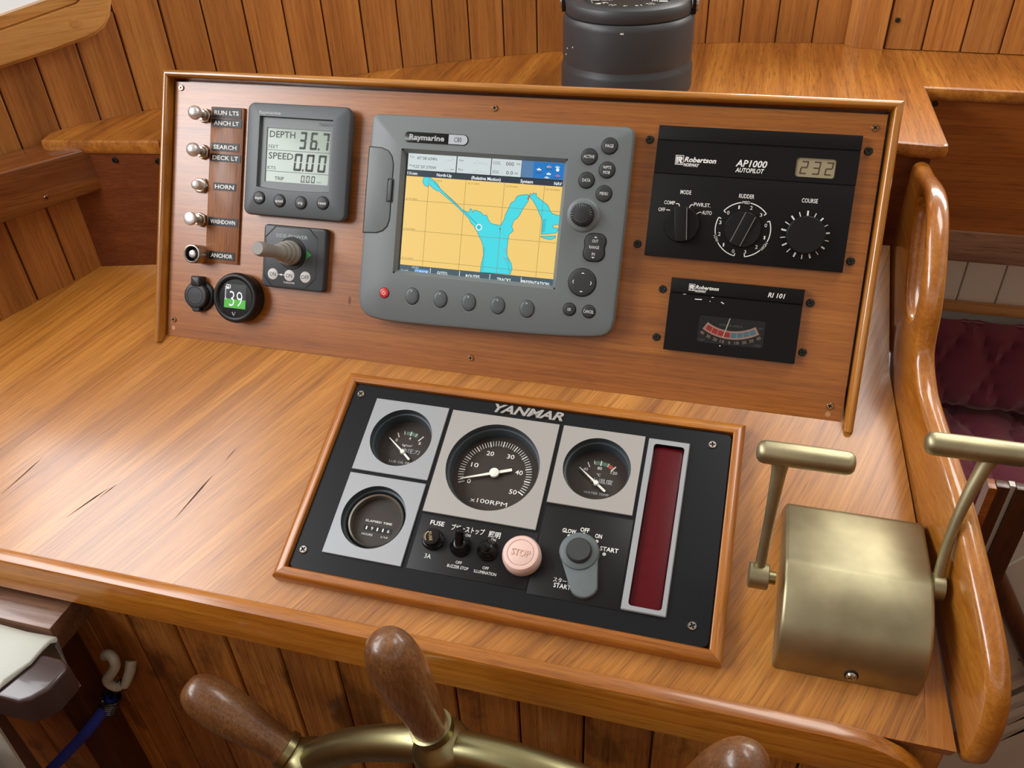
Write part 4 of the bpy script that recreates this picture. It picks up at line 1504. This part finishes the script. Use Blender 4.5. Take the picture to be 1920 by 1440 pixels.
def ticks(b, c, r0, r1, ang, wd, z_, mt='white_print'):
    d = Vector((math.cos(rad(ang)), math.sin(rad(ang))))
    b.line(Vector(c) + d * r0, Vector(c) + d * r1, wd, z_, mt)


def needle(hub, tip, tail, z_, w0, w1, rh):
    b = MB()
    h, t_, tl = Vector(hub), Vector(tip), Vector(tail)
    d = (t_ - h).normalized()
    n = Vector((-d.y, d.x))
    o = [tl - n * w0, h - n * w0, t_ - n * w1, t_ + n * w1, h + n * w0, tl + n * w0]
    b.prism([tuple(p) for p in o], z_, z_ + .8, 'needle_white')
    b.lathe((hub[0], hub[1], z_ - 1), [(rh, 0), (rh, 3), (rh * .8, 3.5), (0.3, 3.6)], 'needle_white', 24)
    return b


D = -8
# oil pressure
g = gauge('oil_gauge', (290.6, 372, -134.6, -50.8), (330.8, -92.2), 32.8, 'alu')
b = MB()
hub = (330.8, -100.4)
for a, r0, r1, wd in ((120, 20, 26, .9), (103, 22, 26, .7), (86, 21, 26, 1), (71, 22, 26, .7), (54, 20, 27.4, 1.2)):
    ticks(b, hub, r0, r1, a, wd, D + .2)
b.ring(hub, 21.4, 25.4, D + .12, 'green_mark', 66, 98, 12)
for s, x, y in (('0', 319, -86.6), ('4', 332.8, -82.6), ('8', 345, -86.6)):
    b.text(s, x, y, 3.4, 'white_print', D + .2, w=2.2)
b.text('kg/cm²', 332.4, -91, 2.4, 'white_print', D + .2, w=11)
b.text('油圧力', 337.6, -97.2, 4, 'grey_print', D + .2, w=21)
b.text('LUB OIL PRES', 332, -111.2, 2.6, 'grey_print', D + .2, w=27)
ep.part('scale', b, g, smooth=0)
ep.part('needle', needle(hub, (311.4, -86.2), (340.4, -108), -5.6, 1.1, .45, 2.5), g)
# hour meter
g = gauge('hour_meter', (290.8, 372, -224.8, -138.6), (330, -181.4), 32.8, 'alu', -4)
b = MB()
b.lathe((330, -181.4, 0), [(28.6, -3.6), (28.6, 3), (27.6, 4.4), (26.2, 3.2), (25.6, -3.5)], 'chrome_worn', 48, False, False)
ep.part('chrome_ring', b, g)
b = MB()
z_ = -3.7
b.text('ELAPSED TIME', 331, -180.4, 2.2, 'white_print', z_, w=28, bold=0.01)
b.poly(rrect(316.6, 347, -191, -185, .4), z_, 'black_deep')
for i, s in enumerate('19116'):
    b.poly(rrect(318 + 5.8 * i, 322.6 + 5.8 * i, -190.4, -185.6), z_ + .05, 'black_satin')
    b.text(s, 320.3 + 5.8 * i, -188, 3.6, 'white_print', z_ + .1, w=1.4 if s == '1' else 2.4)
b.text('HOURS', 323, -194.6, 2.1, 'white_print', z_, w=11.6)
b.text('1/10', 341.4, -194.8, 2.1, 'white_print', z_, w=7)
ep.part('scale', b, g, smooth=0)
# tachometer
g = gauge('tachometer', (376.6, 490, -166.6, -51.8), (433.3, -108.8), 47.4, 'alu_warm')
b = MB()
hub = (432.4, -108)
for i in range(51):
    a = 203 - 4.62 * i
    ticks(b, hub, 31.4 if i % 5 == 0 else 32, 37.8, a, 1.25 if i % 5 == 0 else .7, D + .2)
for s, x, y in (('0', 408, -119.6), ('10', 409.4, -101), ('20', 422.2, -85.8), ('30', 444, -86), ('40', 456.4, -102), ('50', 455.2, -123.8)):
    b.text(s, x, y, 5.0, 'white_print', D + .2, w=7.8 if len(s) > 1 else 3.8, bold=0.008)
b.text('x100RPM', 433.6, -138.6, 4.6, 'white_print', D + .2, w=38)
ep.part('scale', b, g, smooth=0)
ep.part('needle', needle(hub, (399.4, -119.8), (449.4, -101.8), -5, 1.5, .5, 4.9), g)
# water temperature
g = gauge('temperature_gauge', (494.4, 576.6, -136.6, -51.8), (535.2, -93.8), 33, 'alu_warm')
b = MB()
hub = (535.3, -101.8)
for a, r0, r1, wd in ((119, 20, 26, .9), (104, 22, 26, .7), (88, 20.5, 26, 1), (70, 22, 26, .7), (54, 20, 27, 1.2)):
    ticks(b, hub, r0, r1, a, wd, D + .2)
b.ring(hub, 21.4, 25.4, D + .12, 'green_mark', 70, 104, 12)
b.ring(hub, 21.4, 25.4, D + .12, 'red_mark', 54, 69, 8)
for s, x, y in (('40', 522, -87), ('80', 535.6, -84), ('120', 550.4, -86.8)):
    b.text(s, x, y, 3.2, 'white_print', D + .2, w=4.4 if len(s) == 2 else 6.4)
b.text('°C', 535.6, -91.4, 2.8, 'white_print', D + .2, w=4)
b.text('水温度', 540, -97.8, 4, 'grey_print', D + .2, w=22)
b.text('WATER TEMP', 536.8, -111.6, 2.4, 'grey_print', D + .2, w=25)
ep.part('scale', b, g, smooth=0)
ep.part('needle', needle(hub, (516, -87.4), (545.4, -109.2), -5.6, 1.1, .45, 2.5), g)
# warning lamp window
b = MB()
b.plate(rrect(580.2, 620, -225.6, -53, 1, 2), [rrect(586, 615.4, -221, -58.6, 3, 3)], 10, 13, 'alu', 0.8, 'black_deep', 8)
wl_ = ep.part('warning_window', b)
b = MB()
b.prism(rrect(586.4, 615, -220.6, -59, 3, 3), 6, 8.4, 'red_lens', 0.8)
ep.part('lens', b, wl_, label='dark red lens')
# control fields
b = MB()
b.box(377.2, 493.4, -224.6, -169.2, 10, 10.6, 'black_satin', 0.3)
b.box(494.6, 578.4, -227, -140.4, 10, 10.6, 'black_satin', 0.3)
cf = ep.part('control_field', b)
b = MB()
z_ = 10.65
b.text('FUSE', 394.6, -176, 4.6, 'white_print', z_, w=14, bold=0.015)
b.text('3A', 394.6, -209.6, 4.4, 'white_print', z_, w=6.4)
b.text('ブザーストップ', 425.8, -177.4, 4.8, 'white_print', z_, w=33, bold=0.01)
b.text('ON', 427.4, -182.8, 2.8, 'white_print', z_, w=5)
b.text('OFF', 425.6, -210.4, 2.8, 'white_print', z_, w=6)
b.text('BUZZER STOP', 425.8, -214.9, 2.9, 'white_print', z_, w=20.6)
b.text('照明', 452.4, -177.8, 4.8, 'white_print', z_, w=11.6, bold=0.01)
b.text('ON', 452.6, -182.8, 2.8, 'white_print', z_, w=4.6)
b.text('OFF', 452, -211, 2.8, 'white_print', z_, w=6)
b.text('ILLUMINATION', 452.6, -215.4, 2.9, 'white_print', z_, w=21.4)
for s, x, y, w_, r_ in (('GLOW', 521.4, -161.4, 13, 0), ('OFF', 535.6, -157.8, 8.4, 0), ('ON', 549.2, -161.6, 6.4, 0), ('START', 561, -172.8, 17, 0)):
    b.text(s, x, y, 4.2, 'white_print', z_, w=w_, bold=0.02)
for x, y in ((522.2, -166.4), (535.3, -162.2), (548.4, -167), (557.2, -177.9)):
    b.poly(circ(x, y, 1.7, 14), z_, 'white_print')
b.text('スターター', 526.6, -209.8, 3.8, 'white_print', z_, w=21)
b.text('STARTER', 528.4, -214.6, 4.2, 'white_print', z_, w=22, bold=0.01)
ep.part('lettering', b, cf, smooth=0)
# fuse holder
c = (395.3, -193.4, 10.6)
b = MB()
b.lathe(c, [(10.5, 0), (10.5, 2.4), (9.4, 3.4), (9.2, 5), (8.6, 5.2), (8.6, 8.6), (7.8, 9.6), (6.4, 9.9), (0.3, 10)], 'black_gloss', 36)
fh = ep.part('fuse_holder', b)
b = MB()
b.text('FUSE', 394.7, -193.4, 2.8, 'gold_print', 20.7, w=9, rot=-68)
b.ring((c[0], c[1]), 5.4, 6.2, 20.65, 'gold_print', 130, 230, 12)
ep.part('lettering', b, fh, smooth=0)


def toggle(name, c, tip, r):
    b = MB()
    b.lathe((c[0], c[1], 10.6), [(10.4, 0), (10.4, 2), (9.2, 3.2), (8.8, 5), (7.6, 6.2), (7, 8), (5.6, 9.4), (4.6, 10)], 'black_gloss', 36)
    k = ep.part(name, b)
    b = MB()
    p0 = Vector((c[0], c[1], 18))
    p1 = Vector(tip)
    d = (p1 - p0)
    b.tube([p0, p0 + d * .3, p0 + d * .75, p0 + d * .92, p0 + d * .98, p1], [r * 1.05, r * .95, r, r * .92, r * .7, r * .25], 'black_gloss', 20)
    ep.part('lever', b, k)


toggle('toggle_switch', (423.4, -195), (424.4, -186, 34), 4.2)
toggle('toggle_switch', (450.2, -194.4), (451.6, -199, 33), 4.0)
c = (484.1, -195.4, 10.6)
b = MB()
b.lathe(c, [(17, 0), (18, 2), (18.2, 8), (17.6, 12), (16, 14.6), (13.4, 15.4), (12.5, 15.2), (12.2, 14.2), (11.9, 15.2), (11.5, 15.4), (0.3, 15.5)], 'pink_plastic', 48)
sbn = ep.part('stop_button', b, label='big pink stop button')
b = MB()
b.text('STOP', 483.9, -195.4, 6.4, 'pink_face', 26.1, w=17.4, bold=0.012, ex=0.7)
ep.part('lettering', b, sbn, smooth=0)
# key switch cover: tear-shaped rubber flap
hull = []
for i in range(25):
    a = rad(-12 + 204 * i / 24)
    hull.append((534.8 + 18.6 * math.cos(a), -181 + 18.6 * math.sin(a)))
for i in range(15):
    a = rad(198 + 156 * i / 14)
    hull.append((544.4 + 13 * math.cos(a), -210 + 13 * math.sin(a)))
b = MB()
b.prism(hull, 10.6, 15.5, 'key_rubber', 1.6)
ky = ep.part('key_cover', b, label='grey tear-shaped rubber key cover')
b = MB()
b.lathe((534.8, -181, 15.5), [(18.2, -1), (17.6, 1.5), (15.4, 3), (12, 3.6)], 'key_rubber', 40)
b.lathe((535.2, -182, 18.8), [(12, 0), (11.4, 4), (10.4, 5.2), (0.4, 5.3)], 'key_dark', 36)
ep.part('hub', b, ky)

# ================================================================== BRASS THROTTLE
tc_ = Thing('throttle_control', 'brass engine control box with two T-handled levers at right of the desk', 'throttle', FDI, (769, -180, 0))
prof = [(-247, 0.2), (-244.5, 12), (-239, 24), (-230, 35.5), (-218, 44), (-203, 48.8), (-188, 49.8), (-172, 49.4), (-168, 48.6), (-165.5, 47.5), (-108, 23.6), (-104.5, 21.5), (-102.5, 17.5), (-98, 0.2)]
b = MB()
rings = []
cxy = (sum(p[0] for p in prof) / len(prof), 22)
for u, d in ((711, 4), (711.3, 2.2), (712.4, 0.8), (714.4, 0), (824, 0), (826, 0.8), (827.2, 2.2), (827.5, 4)):
    q = inset(prof[::-1], d)
    q = [(a, max(c_, 0.2)) for a, c_ in q]
    rings.append([(u, a, c_) for a, c_ in q])
b.loft(rings, 'brass')
bx = tc_.part('housing', b, smooth=38)
sb = MB()
s_ = screw((0, 0), 4.6, 'steel_screw', 0, 30, 0.5)
sb.x = Matrix.Translation((772.5, -244.6, 13)) @ Matrix.Rotation(rad(66), 4, 'X')
sb.add(s_.v, s_.f, 'steel_screw')
sb.lathe((0, 0, 0), [(5.6, -1), (5.6, 0.3), (4.6, 0.2)], 'groove', 24, False, False)
tc_.part('screw', sb)


def lever(piv, mid, top, side, gx0, gx1, gtop):
    """T-handled lever: hub on the shaft, tapering arm, round-ended grip"""
    b = MB()
    p, t_ = Vector(piv), Vector(top)
    s = side
    b.tube([(p.x - s * (14 if s < 0 else 6), p.y, p.z), (p.x + s * 5, p.y, p.z)], 5.5, 'brass_bright', 20)
    kw = 1.0 if s < 0 else 0.6
    b.tube([(p.x - s * 8.5 * kw, p.y, p.z), (p.x - s * 7.5 * kw, p.y, p.z), (p.x + s * 7 * kw, p.y, p.z), (p.x + s * 8 * kw, p.y, p.z)], [9.5, 11, 11, 9.5], 'brass', 28)
    hb = tc_.part('lever', b)
    b = MB()
    m_ = Vector(mid)
    b.tube([p * (1 - u) ** 2 + (m_ * 2 - (p + t_) / 2) * 2 * u * (1 - u) + t_ * u * u for u in (0, .12, .25, .38, .5, .62, .75, .88, .95, 1)], [4.6, 4.4, 4.2, 4.2, 4.3, 4.6, 5.2, 5.8, 6.8, 8.2], 'brass', 20)
    tc_.part('arm', b, hb)
    b = MB()
    g = [(gx0, 3), (gx0 + .8, 6), (gx0 + 3, 8.4), (gx0 + 6.5, 9.4), ((gx0 + gx1) / 2, 9.6), (gx1 - 6.5, 9.4), (gx1 - 3, 8.4), (gx1 - .8, 6), (gx1, 3)]
    b.tube([(x, gtop[0], gtop[1]) for x, r in g], [r for x, r in g], 'brass', 24)
    tc_.part('grip', b, hb)


lever((690.5, -186, 47), (692, -155, 88), (693.5, -118, 136), -1, 673.7, 747.5, (-118, 139.5))
lever((832, -166, 38), (835.2, -125.5, 80), (851, -82.2, 122), 1, 800.8, 877, (-82.2, 125))

# ================================================================== COMPASS
cm = Thing('compass', 'matt black cylindrical steering compass with swivel bracket standing on the shelf', 'compass', FW, (479, 385.5, 200.2))
c = (479, 385.5, 200.2)
b = MB()
b.lathe(c, [(81.5, 0), (81.5, 25), (80.8, 27.5), (79.6, 31), (79, 34)], 'compass_black', 64, False, False)
cm.part('base', b)
b = MB()
b.lathe(c, [(78, 30), (79.2, 34), (79.6, 40), (79.4, 79), (78.6, 83.4), (76.6, 86.4), (72, 87)], 'compass_black', 64)
cm.part('housing', b)
b = MB()
b.lathe(c, [(72, 87), (75, 87.4), (76, 89.4), (76, 98), (74.6, 101.4), (71.5, 103), (58, 104), (55.4, 103.4)], 'compass_black', 64, False, False)
cm.part('bezel', b)
b = MB()
b.lathe(c, [(55.4, 103.4), (54.8, 98), (0.5, 97)], 'black_deep', 48)
b.lathe(c, [(46, 97.2), (52, 100.6), (52.3, 101)], 'black_deep', 48, False, False)
for i in range(36):
    a = 2 * PI * i / 36
    for r0, r1, z0, z1 in (((44, 46, 98, 98.2),) if i % 3 else ((36, 46, 98, 98.2),)):
        d, n = Vector((math.cos(a), math.sin(a))), Vector((-math.sin(a), math.cos(a)))
        wv = 2.4 if i % 3 == 0 else 1.2
        p = [Vector(c[:2]) + d * r0 - n * wv, Vector(c[:2]) + d * r1 - n * wv, Vector(c[:2]) + d * r1 + n * wv, Vector(c[:2]) + d * r0 + n * wv]
        b.add([(q_.x, q_.y, c[2] + z1) for q_ in p], [(0, 1, 2, 3)], 'white_print')
for i, s in enumerate(('E', '6', '3', 'N', '33', '30', 'W', '24', '21', 'S', '15', '12')):
    a = 30 * i
    b.text(s, c[0] + 31 * math.cos(rad(a)), c[1] + 31 * math.sin(rad(a)), 7, 'white_print', c[2] + 98.3, rot=a - 90, w=5 if len(s) == 1 else 8)
cm.part('card', b, smooth=0)
b = MB()
b.lathe(c, [(55.2, 103), (54, 111), (49, 121), (39, 130), (27, 136), (12, 139), (0.5, 139.6)], 'dial_glass', 48)
cm.part('glass_dome', b)
b = MB()
for s in (-1, 1):
    b.tube([(c[0] + s * 75, c[1], c[2] + 96), (c[0] + s * 83, c[1], c[2] + 96)], [8, 8], 'chrome_worn', 20)
cm.part('pivot_screw', b)
for s in (-1, 1):
    b = MB()
    o = [(c[1] - 9, c[2] + 86), (c[1] + 9, c[2] + 86), (c[1] + 11, c[2] + 102), (c[1] + 9, c[2] + 132), (c[1] - 9, c[2] + 132), (c[1] - 11, c[2] + 102)]
    rings = [[(c[0] + s * x, p, q_) for p, q_ in o] for x in (76.8, 80.5)]
    if s < 0:
        rings = [r_[::-1] for r_ in rings]
    b.loft(rings, 'black_satin')
    cm.part('bracket', b)

for a, zz, w_ in ((-86.5, 278.4, 2.0), (-149, 244, 1.0), (-146, 252, .8), (-136, 256, .8)):
    b = MB()
    d, n = Vector((math.cos(rad(a)), math.sin(rad(a)))), Vector((-math.sin(rad(a)), math.cos(rad(a))))
    p = Vector(c[:2]) + d * 79.75
    b.add([(*(p - n * w_), zz), (*(p + n * w_), zz), (*(p + n * w_), zz + 1.6), (*(p - n * w_), zz + 1.6)], [(0, 1, 2, 3)], 'white_print')
    cm.part('paint_chip', b, smooth=0)

# ================================================================== SHIP'S WHEEL
WC = Vector((524.06, -344.5, -393.98))
tx, tz = rad(-0.29), rad(-3.24)
nn = Vector((math.sin(tz), -math.cos(tz) * math.cos(tx), math.sin(tx) * math.cos(tz))).normalized()
ri_ = Vector((0, 0, 1)).cross(nn).normalized()
if ri_.x < 0:
    ri_ = -ri_
up_ = nn.cross(ri_)
if up_.z < 0:
    up_ = -up_
RR, RT, PH = 270.0, 409.5, -15.38
whl = Thing('ship_wheel', 'brass steering wheel with turned wooden spoke handles below the desk', 'wheel', FW, tuple(WC))


def wp(a, r, out=0.0):
    a = rad(a)
    return WC + ri_ * (r * math.sin(a)) + up_ * (r * math.cos(a)) + nn * out


b = MB()
b.tube([wp(180 + 3.0 * i, RR) for i in range(121)], 15.5, 'brass_bright', 20, False)
whl.part('rim', b)
b = MB()
b.tube([wp(0, 0, -40), wp(0, 0, -30), wp(0, 0, 26), wp(0, 0, 34)], [40, 48, 48, 34], 'brass_bright', 32)
whl.part('hub', b)
for k in range(9):
    a = PH + 40 * k
    b = MB()
    b.tube([wp(a, 40), wp(a, RR - 20)], [11, 10], 'brass_bright', 16)
    sp = whl.part('spoke', b)
    b = MB()
    b.tube([wp(a, RR - 22), wp(a, RR - 17), wp(a, RR - 9), wp(a, RR), wp(a, RR + 9), wp(a, RR + 16), wp(a, RR + 19), wp(a, RR + 21), wp(a, RR + 28), wp(a, RR + 28.6)], [11, 17, 23.5, 26, 23.5, 18, 16.6, 18.4, 18.2, 15], 'brass_bright', 28)
    whl.part('boss', b, sp)
    L_ = RT - RR
    pts, rs = [], []
    for q_, r_ in ((28, 15.4), (34, 15.6), (45, 16.4), (60, 18.2), (78, 20.6), (94, 22), (108, 22), (120, 20.4), (128, 18), (134, 14.6), (137.6, 10.4), (139, 6), (139.5, 2)):
        pts.append(wp(a, RR + q_))
        rs.append(r_)
    b = MB()
    b.tube(pts, rs, 'handle_wood', 28)
    whl.part('handle', b)

# ================================================================== THINGS AT THE LOWER LEFT
b = MB()
b.box(-420, 15, -304.5, -255.2, -194, -160, 'ledge_wood', 1.5)
lg = Thing('locker_top', 'reddish brown wooden ledge end sticking out below the desk at left', 'ledge', FW, (-100, -280, -194))
lg.part('top', b)
b = MB()
b.box(-66, -22, -287, -255.5, -948, -194.2, 'mahogany', 1.5)
lg.part('post', b)
hk = Thing('hook', 'white plastic hook screwed to the planks below the desk', 'hook', FW, (36, -258, -280))
b = MB()
b.tube([(36, -255.2, -272), (37, -262, -280), (34, -268, -290), (30, -272, -299)][::1], [6.5, 6.2, 5.6, 4.6], 'hook_white', 14)
hk.part('stem', b)
b = MB()
cv = [(26, -270, -299), (19, -273, -303), (13.5, -275, -297), (14, -276, -287), (21, -276, -277), (28, -275, -268), (33.5, -273, -258), (33, -271, -249), (27, -269, -246), (20, -268, -250), (17, -267, -256)]
fine = []
for k in range(len(cv) - 1):
    p0, p1, p2, p3 = [Vector(cv[max(0, min(len(cv) - 1, k + d))]) for d in (-1, 0, 1, 2)]
    for q in range(4):
        u = q / 4
        fine.append(0.5 * ((2 * p1) + (p2 - p0) * u + (2 * p0 - 5 * p1 + 4 * p2 - p3) * u * u + (3 * p1 - p0 - 3 * p2 + p3) * u ** 3))
fine.append(Vector(cv[-1]))
b.tube(fine, [5.2] + [5.6] * (len(fine) - 3) + [5.2, 3.6], 'hook_white', 14)
hk.part('claw', b)
bc = Thing('bungee_cord', 'blue elastic cord with black wire end hanging from the white hook', 'cord', FW, (0, -280, -340))
b = MB()
b.tube([(24, -270, -296), (14, -270, -312), (8, -272, -322), (2, -274, -330)], 3.2, 'coil_black', 12)
bc.part('wire_hook', b)
b = MB()
dr_ = Vector((-0.44, -0.1, -0.89)).normalized()
o_ = dr_.orthogonal().normalized()
o3 = dr_.cross(o_)
pts = []
for i in range(73):
    a = 2 * PI * i / 12
    pts.append(Vector((4, -274, -326)) + dr_ * (i * 0.36) + (o_ * math.cos(a) + o3 * math.sin(a)) * 9.5)
b.tube(pts, 2.2, 'coil_black', 8)
bc.part('coil', b)
b = MB()
b.tube([(2, -274, -330), (-6, -282, -343), (-14, -292, -353), (-22, -300, -363), (-65, -303, -415), (-137, -308, -500), (-215, -316, -600)], 6.6, 'blue_rope', 16)
bc.part('rope', b)

# folding chair: dark arm with canvas wrapped over it
ch = Thing('folding_chair', 'dark wooden folding chair arm wrapped in off-white canvas at lower left', 'chair', FW, (0, -350, -230))
b = MB()
b.prism([(-300, -386), (52, -386), (62, -381), (71, -368), (73, -346), (70, -340), (60, -336), (-300, -332)], -184, -150, 'chair_dark', 4)
ch.part('arm', b)
b = MB()
b.prism([(-150, -380), (-112, -380), (-112, -340), (-150, -340)], -949, -184.2, 'chair_dark', 2)
ch.part('leg', b)
b = MB()
sec = [(-391, -330), (-390.5, -260), (-390, -180), (-389, -152), (-384, -147.5), (-372, -146.2), (-350, -146), (-334, -146.4), (-324, -148), (-316, -154), (-313, -166), (-314, -200), (-313, -240)]
rings = []
for x, k, e in ((27, 0, 0), (25, 1.4, 1), (-10, 0.2, 0), (-60, 1.6, 1), (-140, 0.4, 0), (-300, 1.2, 0)):
    up1 = [(x + (10 if 5 < n_ < 10 else -4 * abs(n_ - 7) if n_ < 4 else 0), y - (e if n_ < 5 else -e), zz + k) for n_, (y, zz) in enumerate(sec)]
    dn1 = [(x_, y + (2.4 if n_ < 4 else -2.4 if n_ > 8 else 0), zz - (2.4 if 2 < n_ < 11 else 0)) for n_, (x_, y, zz) in enumerate(up1)][::-1]
    rings.append(up1 + dn1)
b.loft(rings, 'canvas')
ch.part('canvas', b, smooth=60)
b = MB()
b.prism([(-300, -452), (-18, -430), (-18, -412), (-300, -420)], -290, -215, 'black_plate', 4)
ch.part('side_bar', b)

# ================================================================== SETTEE AND DARK LOCKER BEYOND THE SIDE BOARD
def quilt(x0, x1, y0, y1, fz, thick, mt, seams, nx=44, ny=30, bulge=14):
    """cushion in a local frame: x, y across, z up towards the viewer, drawn in along its seams"""
    b = MB()
    vs, fs = [], []
    for j in range(ny + 1):
        for i in range(nx + 1):
            x, y = x0 + (x1 - x0) * i / nx, y0 + (y1 - y0) * j / ny
            e = min(x - x0, x1 - x, y - y0, y1 - y)
            zz = fz - thick * (1 - min(1, e / 22)) ** 2 * .8
            dmin = 1e9
            for (ax_, ay_, bx_, by_) in seams:
                px_, py_ = bx_ - ax_, by_ - ay_
                tt = max(0, min(1, ((x - ax_) * px_ + (y - ay_) * py_) / (px_ * px_ + py_ * py_)))
                dmin = min(dmin, math.hypot(x - ax_ - tt * px_, y - ay_ - tt * py_))
            zz -= bulge * math.exp(-dmin / 9)
            vs.append((x, y, zz))
    for j in range(ny):
        for i in range(nx):
            a = j * (nx + 1) + i
            fs.append((a, a + 1, a + nx + 2, a + nx + 1))
    b.add(vs, fs, mt)
    b.box(x0 + 2, x1 - 2, y0 + 2, y1 - 2, fz - thick, fz - thick * .82, mt)
    return b


bcm = Matrix.Translation((0, 0.552, 0)) @ Matrix.Rotation(rad(90 - 14), 4, 'X')
sm = []
for i in range(-1, 7):
    sm += [(860 + 75 * i, -330, 925 + 75 * i, -170), (925 + 75 * i, -330, 860 + 75 * i, -170)]
b = quilt(880, 1300, -318, -176, 6, 30, 'burgundy', sm)
Thing('back_cushion', 'quilted burgundy settee back cushion below the white boarding', 'cushion', bcm, (1090, -250, 0), own=b)
scm = Matrix.Translation((0, 0, -0.318)) @ Matrix.Rotation(rad(7), 4, 'Z')
sm = []
for i in range(-1, 7):
    for j in range(3):
        sm += [(860 + 90 * i, 200 + 110 * j, 905 + 90 * i, 310 + 110 * j), (905 + 90 * i, 200 + 110 * j, 860 + 90 * i, 310 + 110 * j)]
b = quilt(930, 1340, 180, 420, 0, 70, 'burgundy', sm)
Thing('seat_cushion', 'quilted burgundy settee seat cushion in front of the back cushion', 'cushion', scm, (1130, 300, 0), own=b)
b = MB()
b.box(900, 1320, 330, 560, -940, -392, 'mahogany')
Thing('settee_base', 'dark wooden settee base under the burgundy cushions', 'settee', own=b, at=(1110, 450, -940))
lk = Thing('dark_locker', 'dark mahogany locker with pale strip behind the right-hand brass lever', 'locker', FW, (960, 80, -600))
b = MB()
b.box(922, 930, 40, 56, -945, -90, 'dark_board', 1)
lk.part('edge_strip', b)
b = MB()
b.box(930.4, 943, 44, 56, -945, -90, 'mahogany', 1)
lk.part('stile', b)
b = MB()
b.box(943.4, 949, 48, 56, -945, -90, 'white_paint')
lk.part('pale_strip', b)
b = MB()
b.box(949.4, 972, 44, 56, -945, -90, 'mahogany', 1)
lk.part('panel', b)
wp_ = Thing('white_panel', 'white boarded panel with diagonal grooves low beyond the side board', 'panel', FW, (1080, 100, -500))
b = MB()
b.box(940, 1400, 150, 160, -945, -245, 'white_paint')
wp_.part('backing', b)
for i in range(12):
    pb = MB()
    pb.x = Matrix.Translation((1000, 149.8, -330 - 44 * i)) @ Matrix.Rotation(rad(90), 4, 'X') @ Matrix.Rotation(rad(58), 4, 'Z')
    pb.prism([(-40, -37), (330, -37), (330, -1), (-40, -1)], 0, 4, 'white_paint', 1)
    wp_.part('plank', pb, smooth=0)
b = MB()
b.tube([(985, 128, -275), (1050, 128, -385), (1120, 128, -505)], 13, 'mahogany', 16)
wp_.part('rail', b)
bpy.data.objects.remove(_to)
bpy.data.curves.remove(_tc)
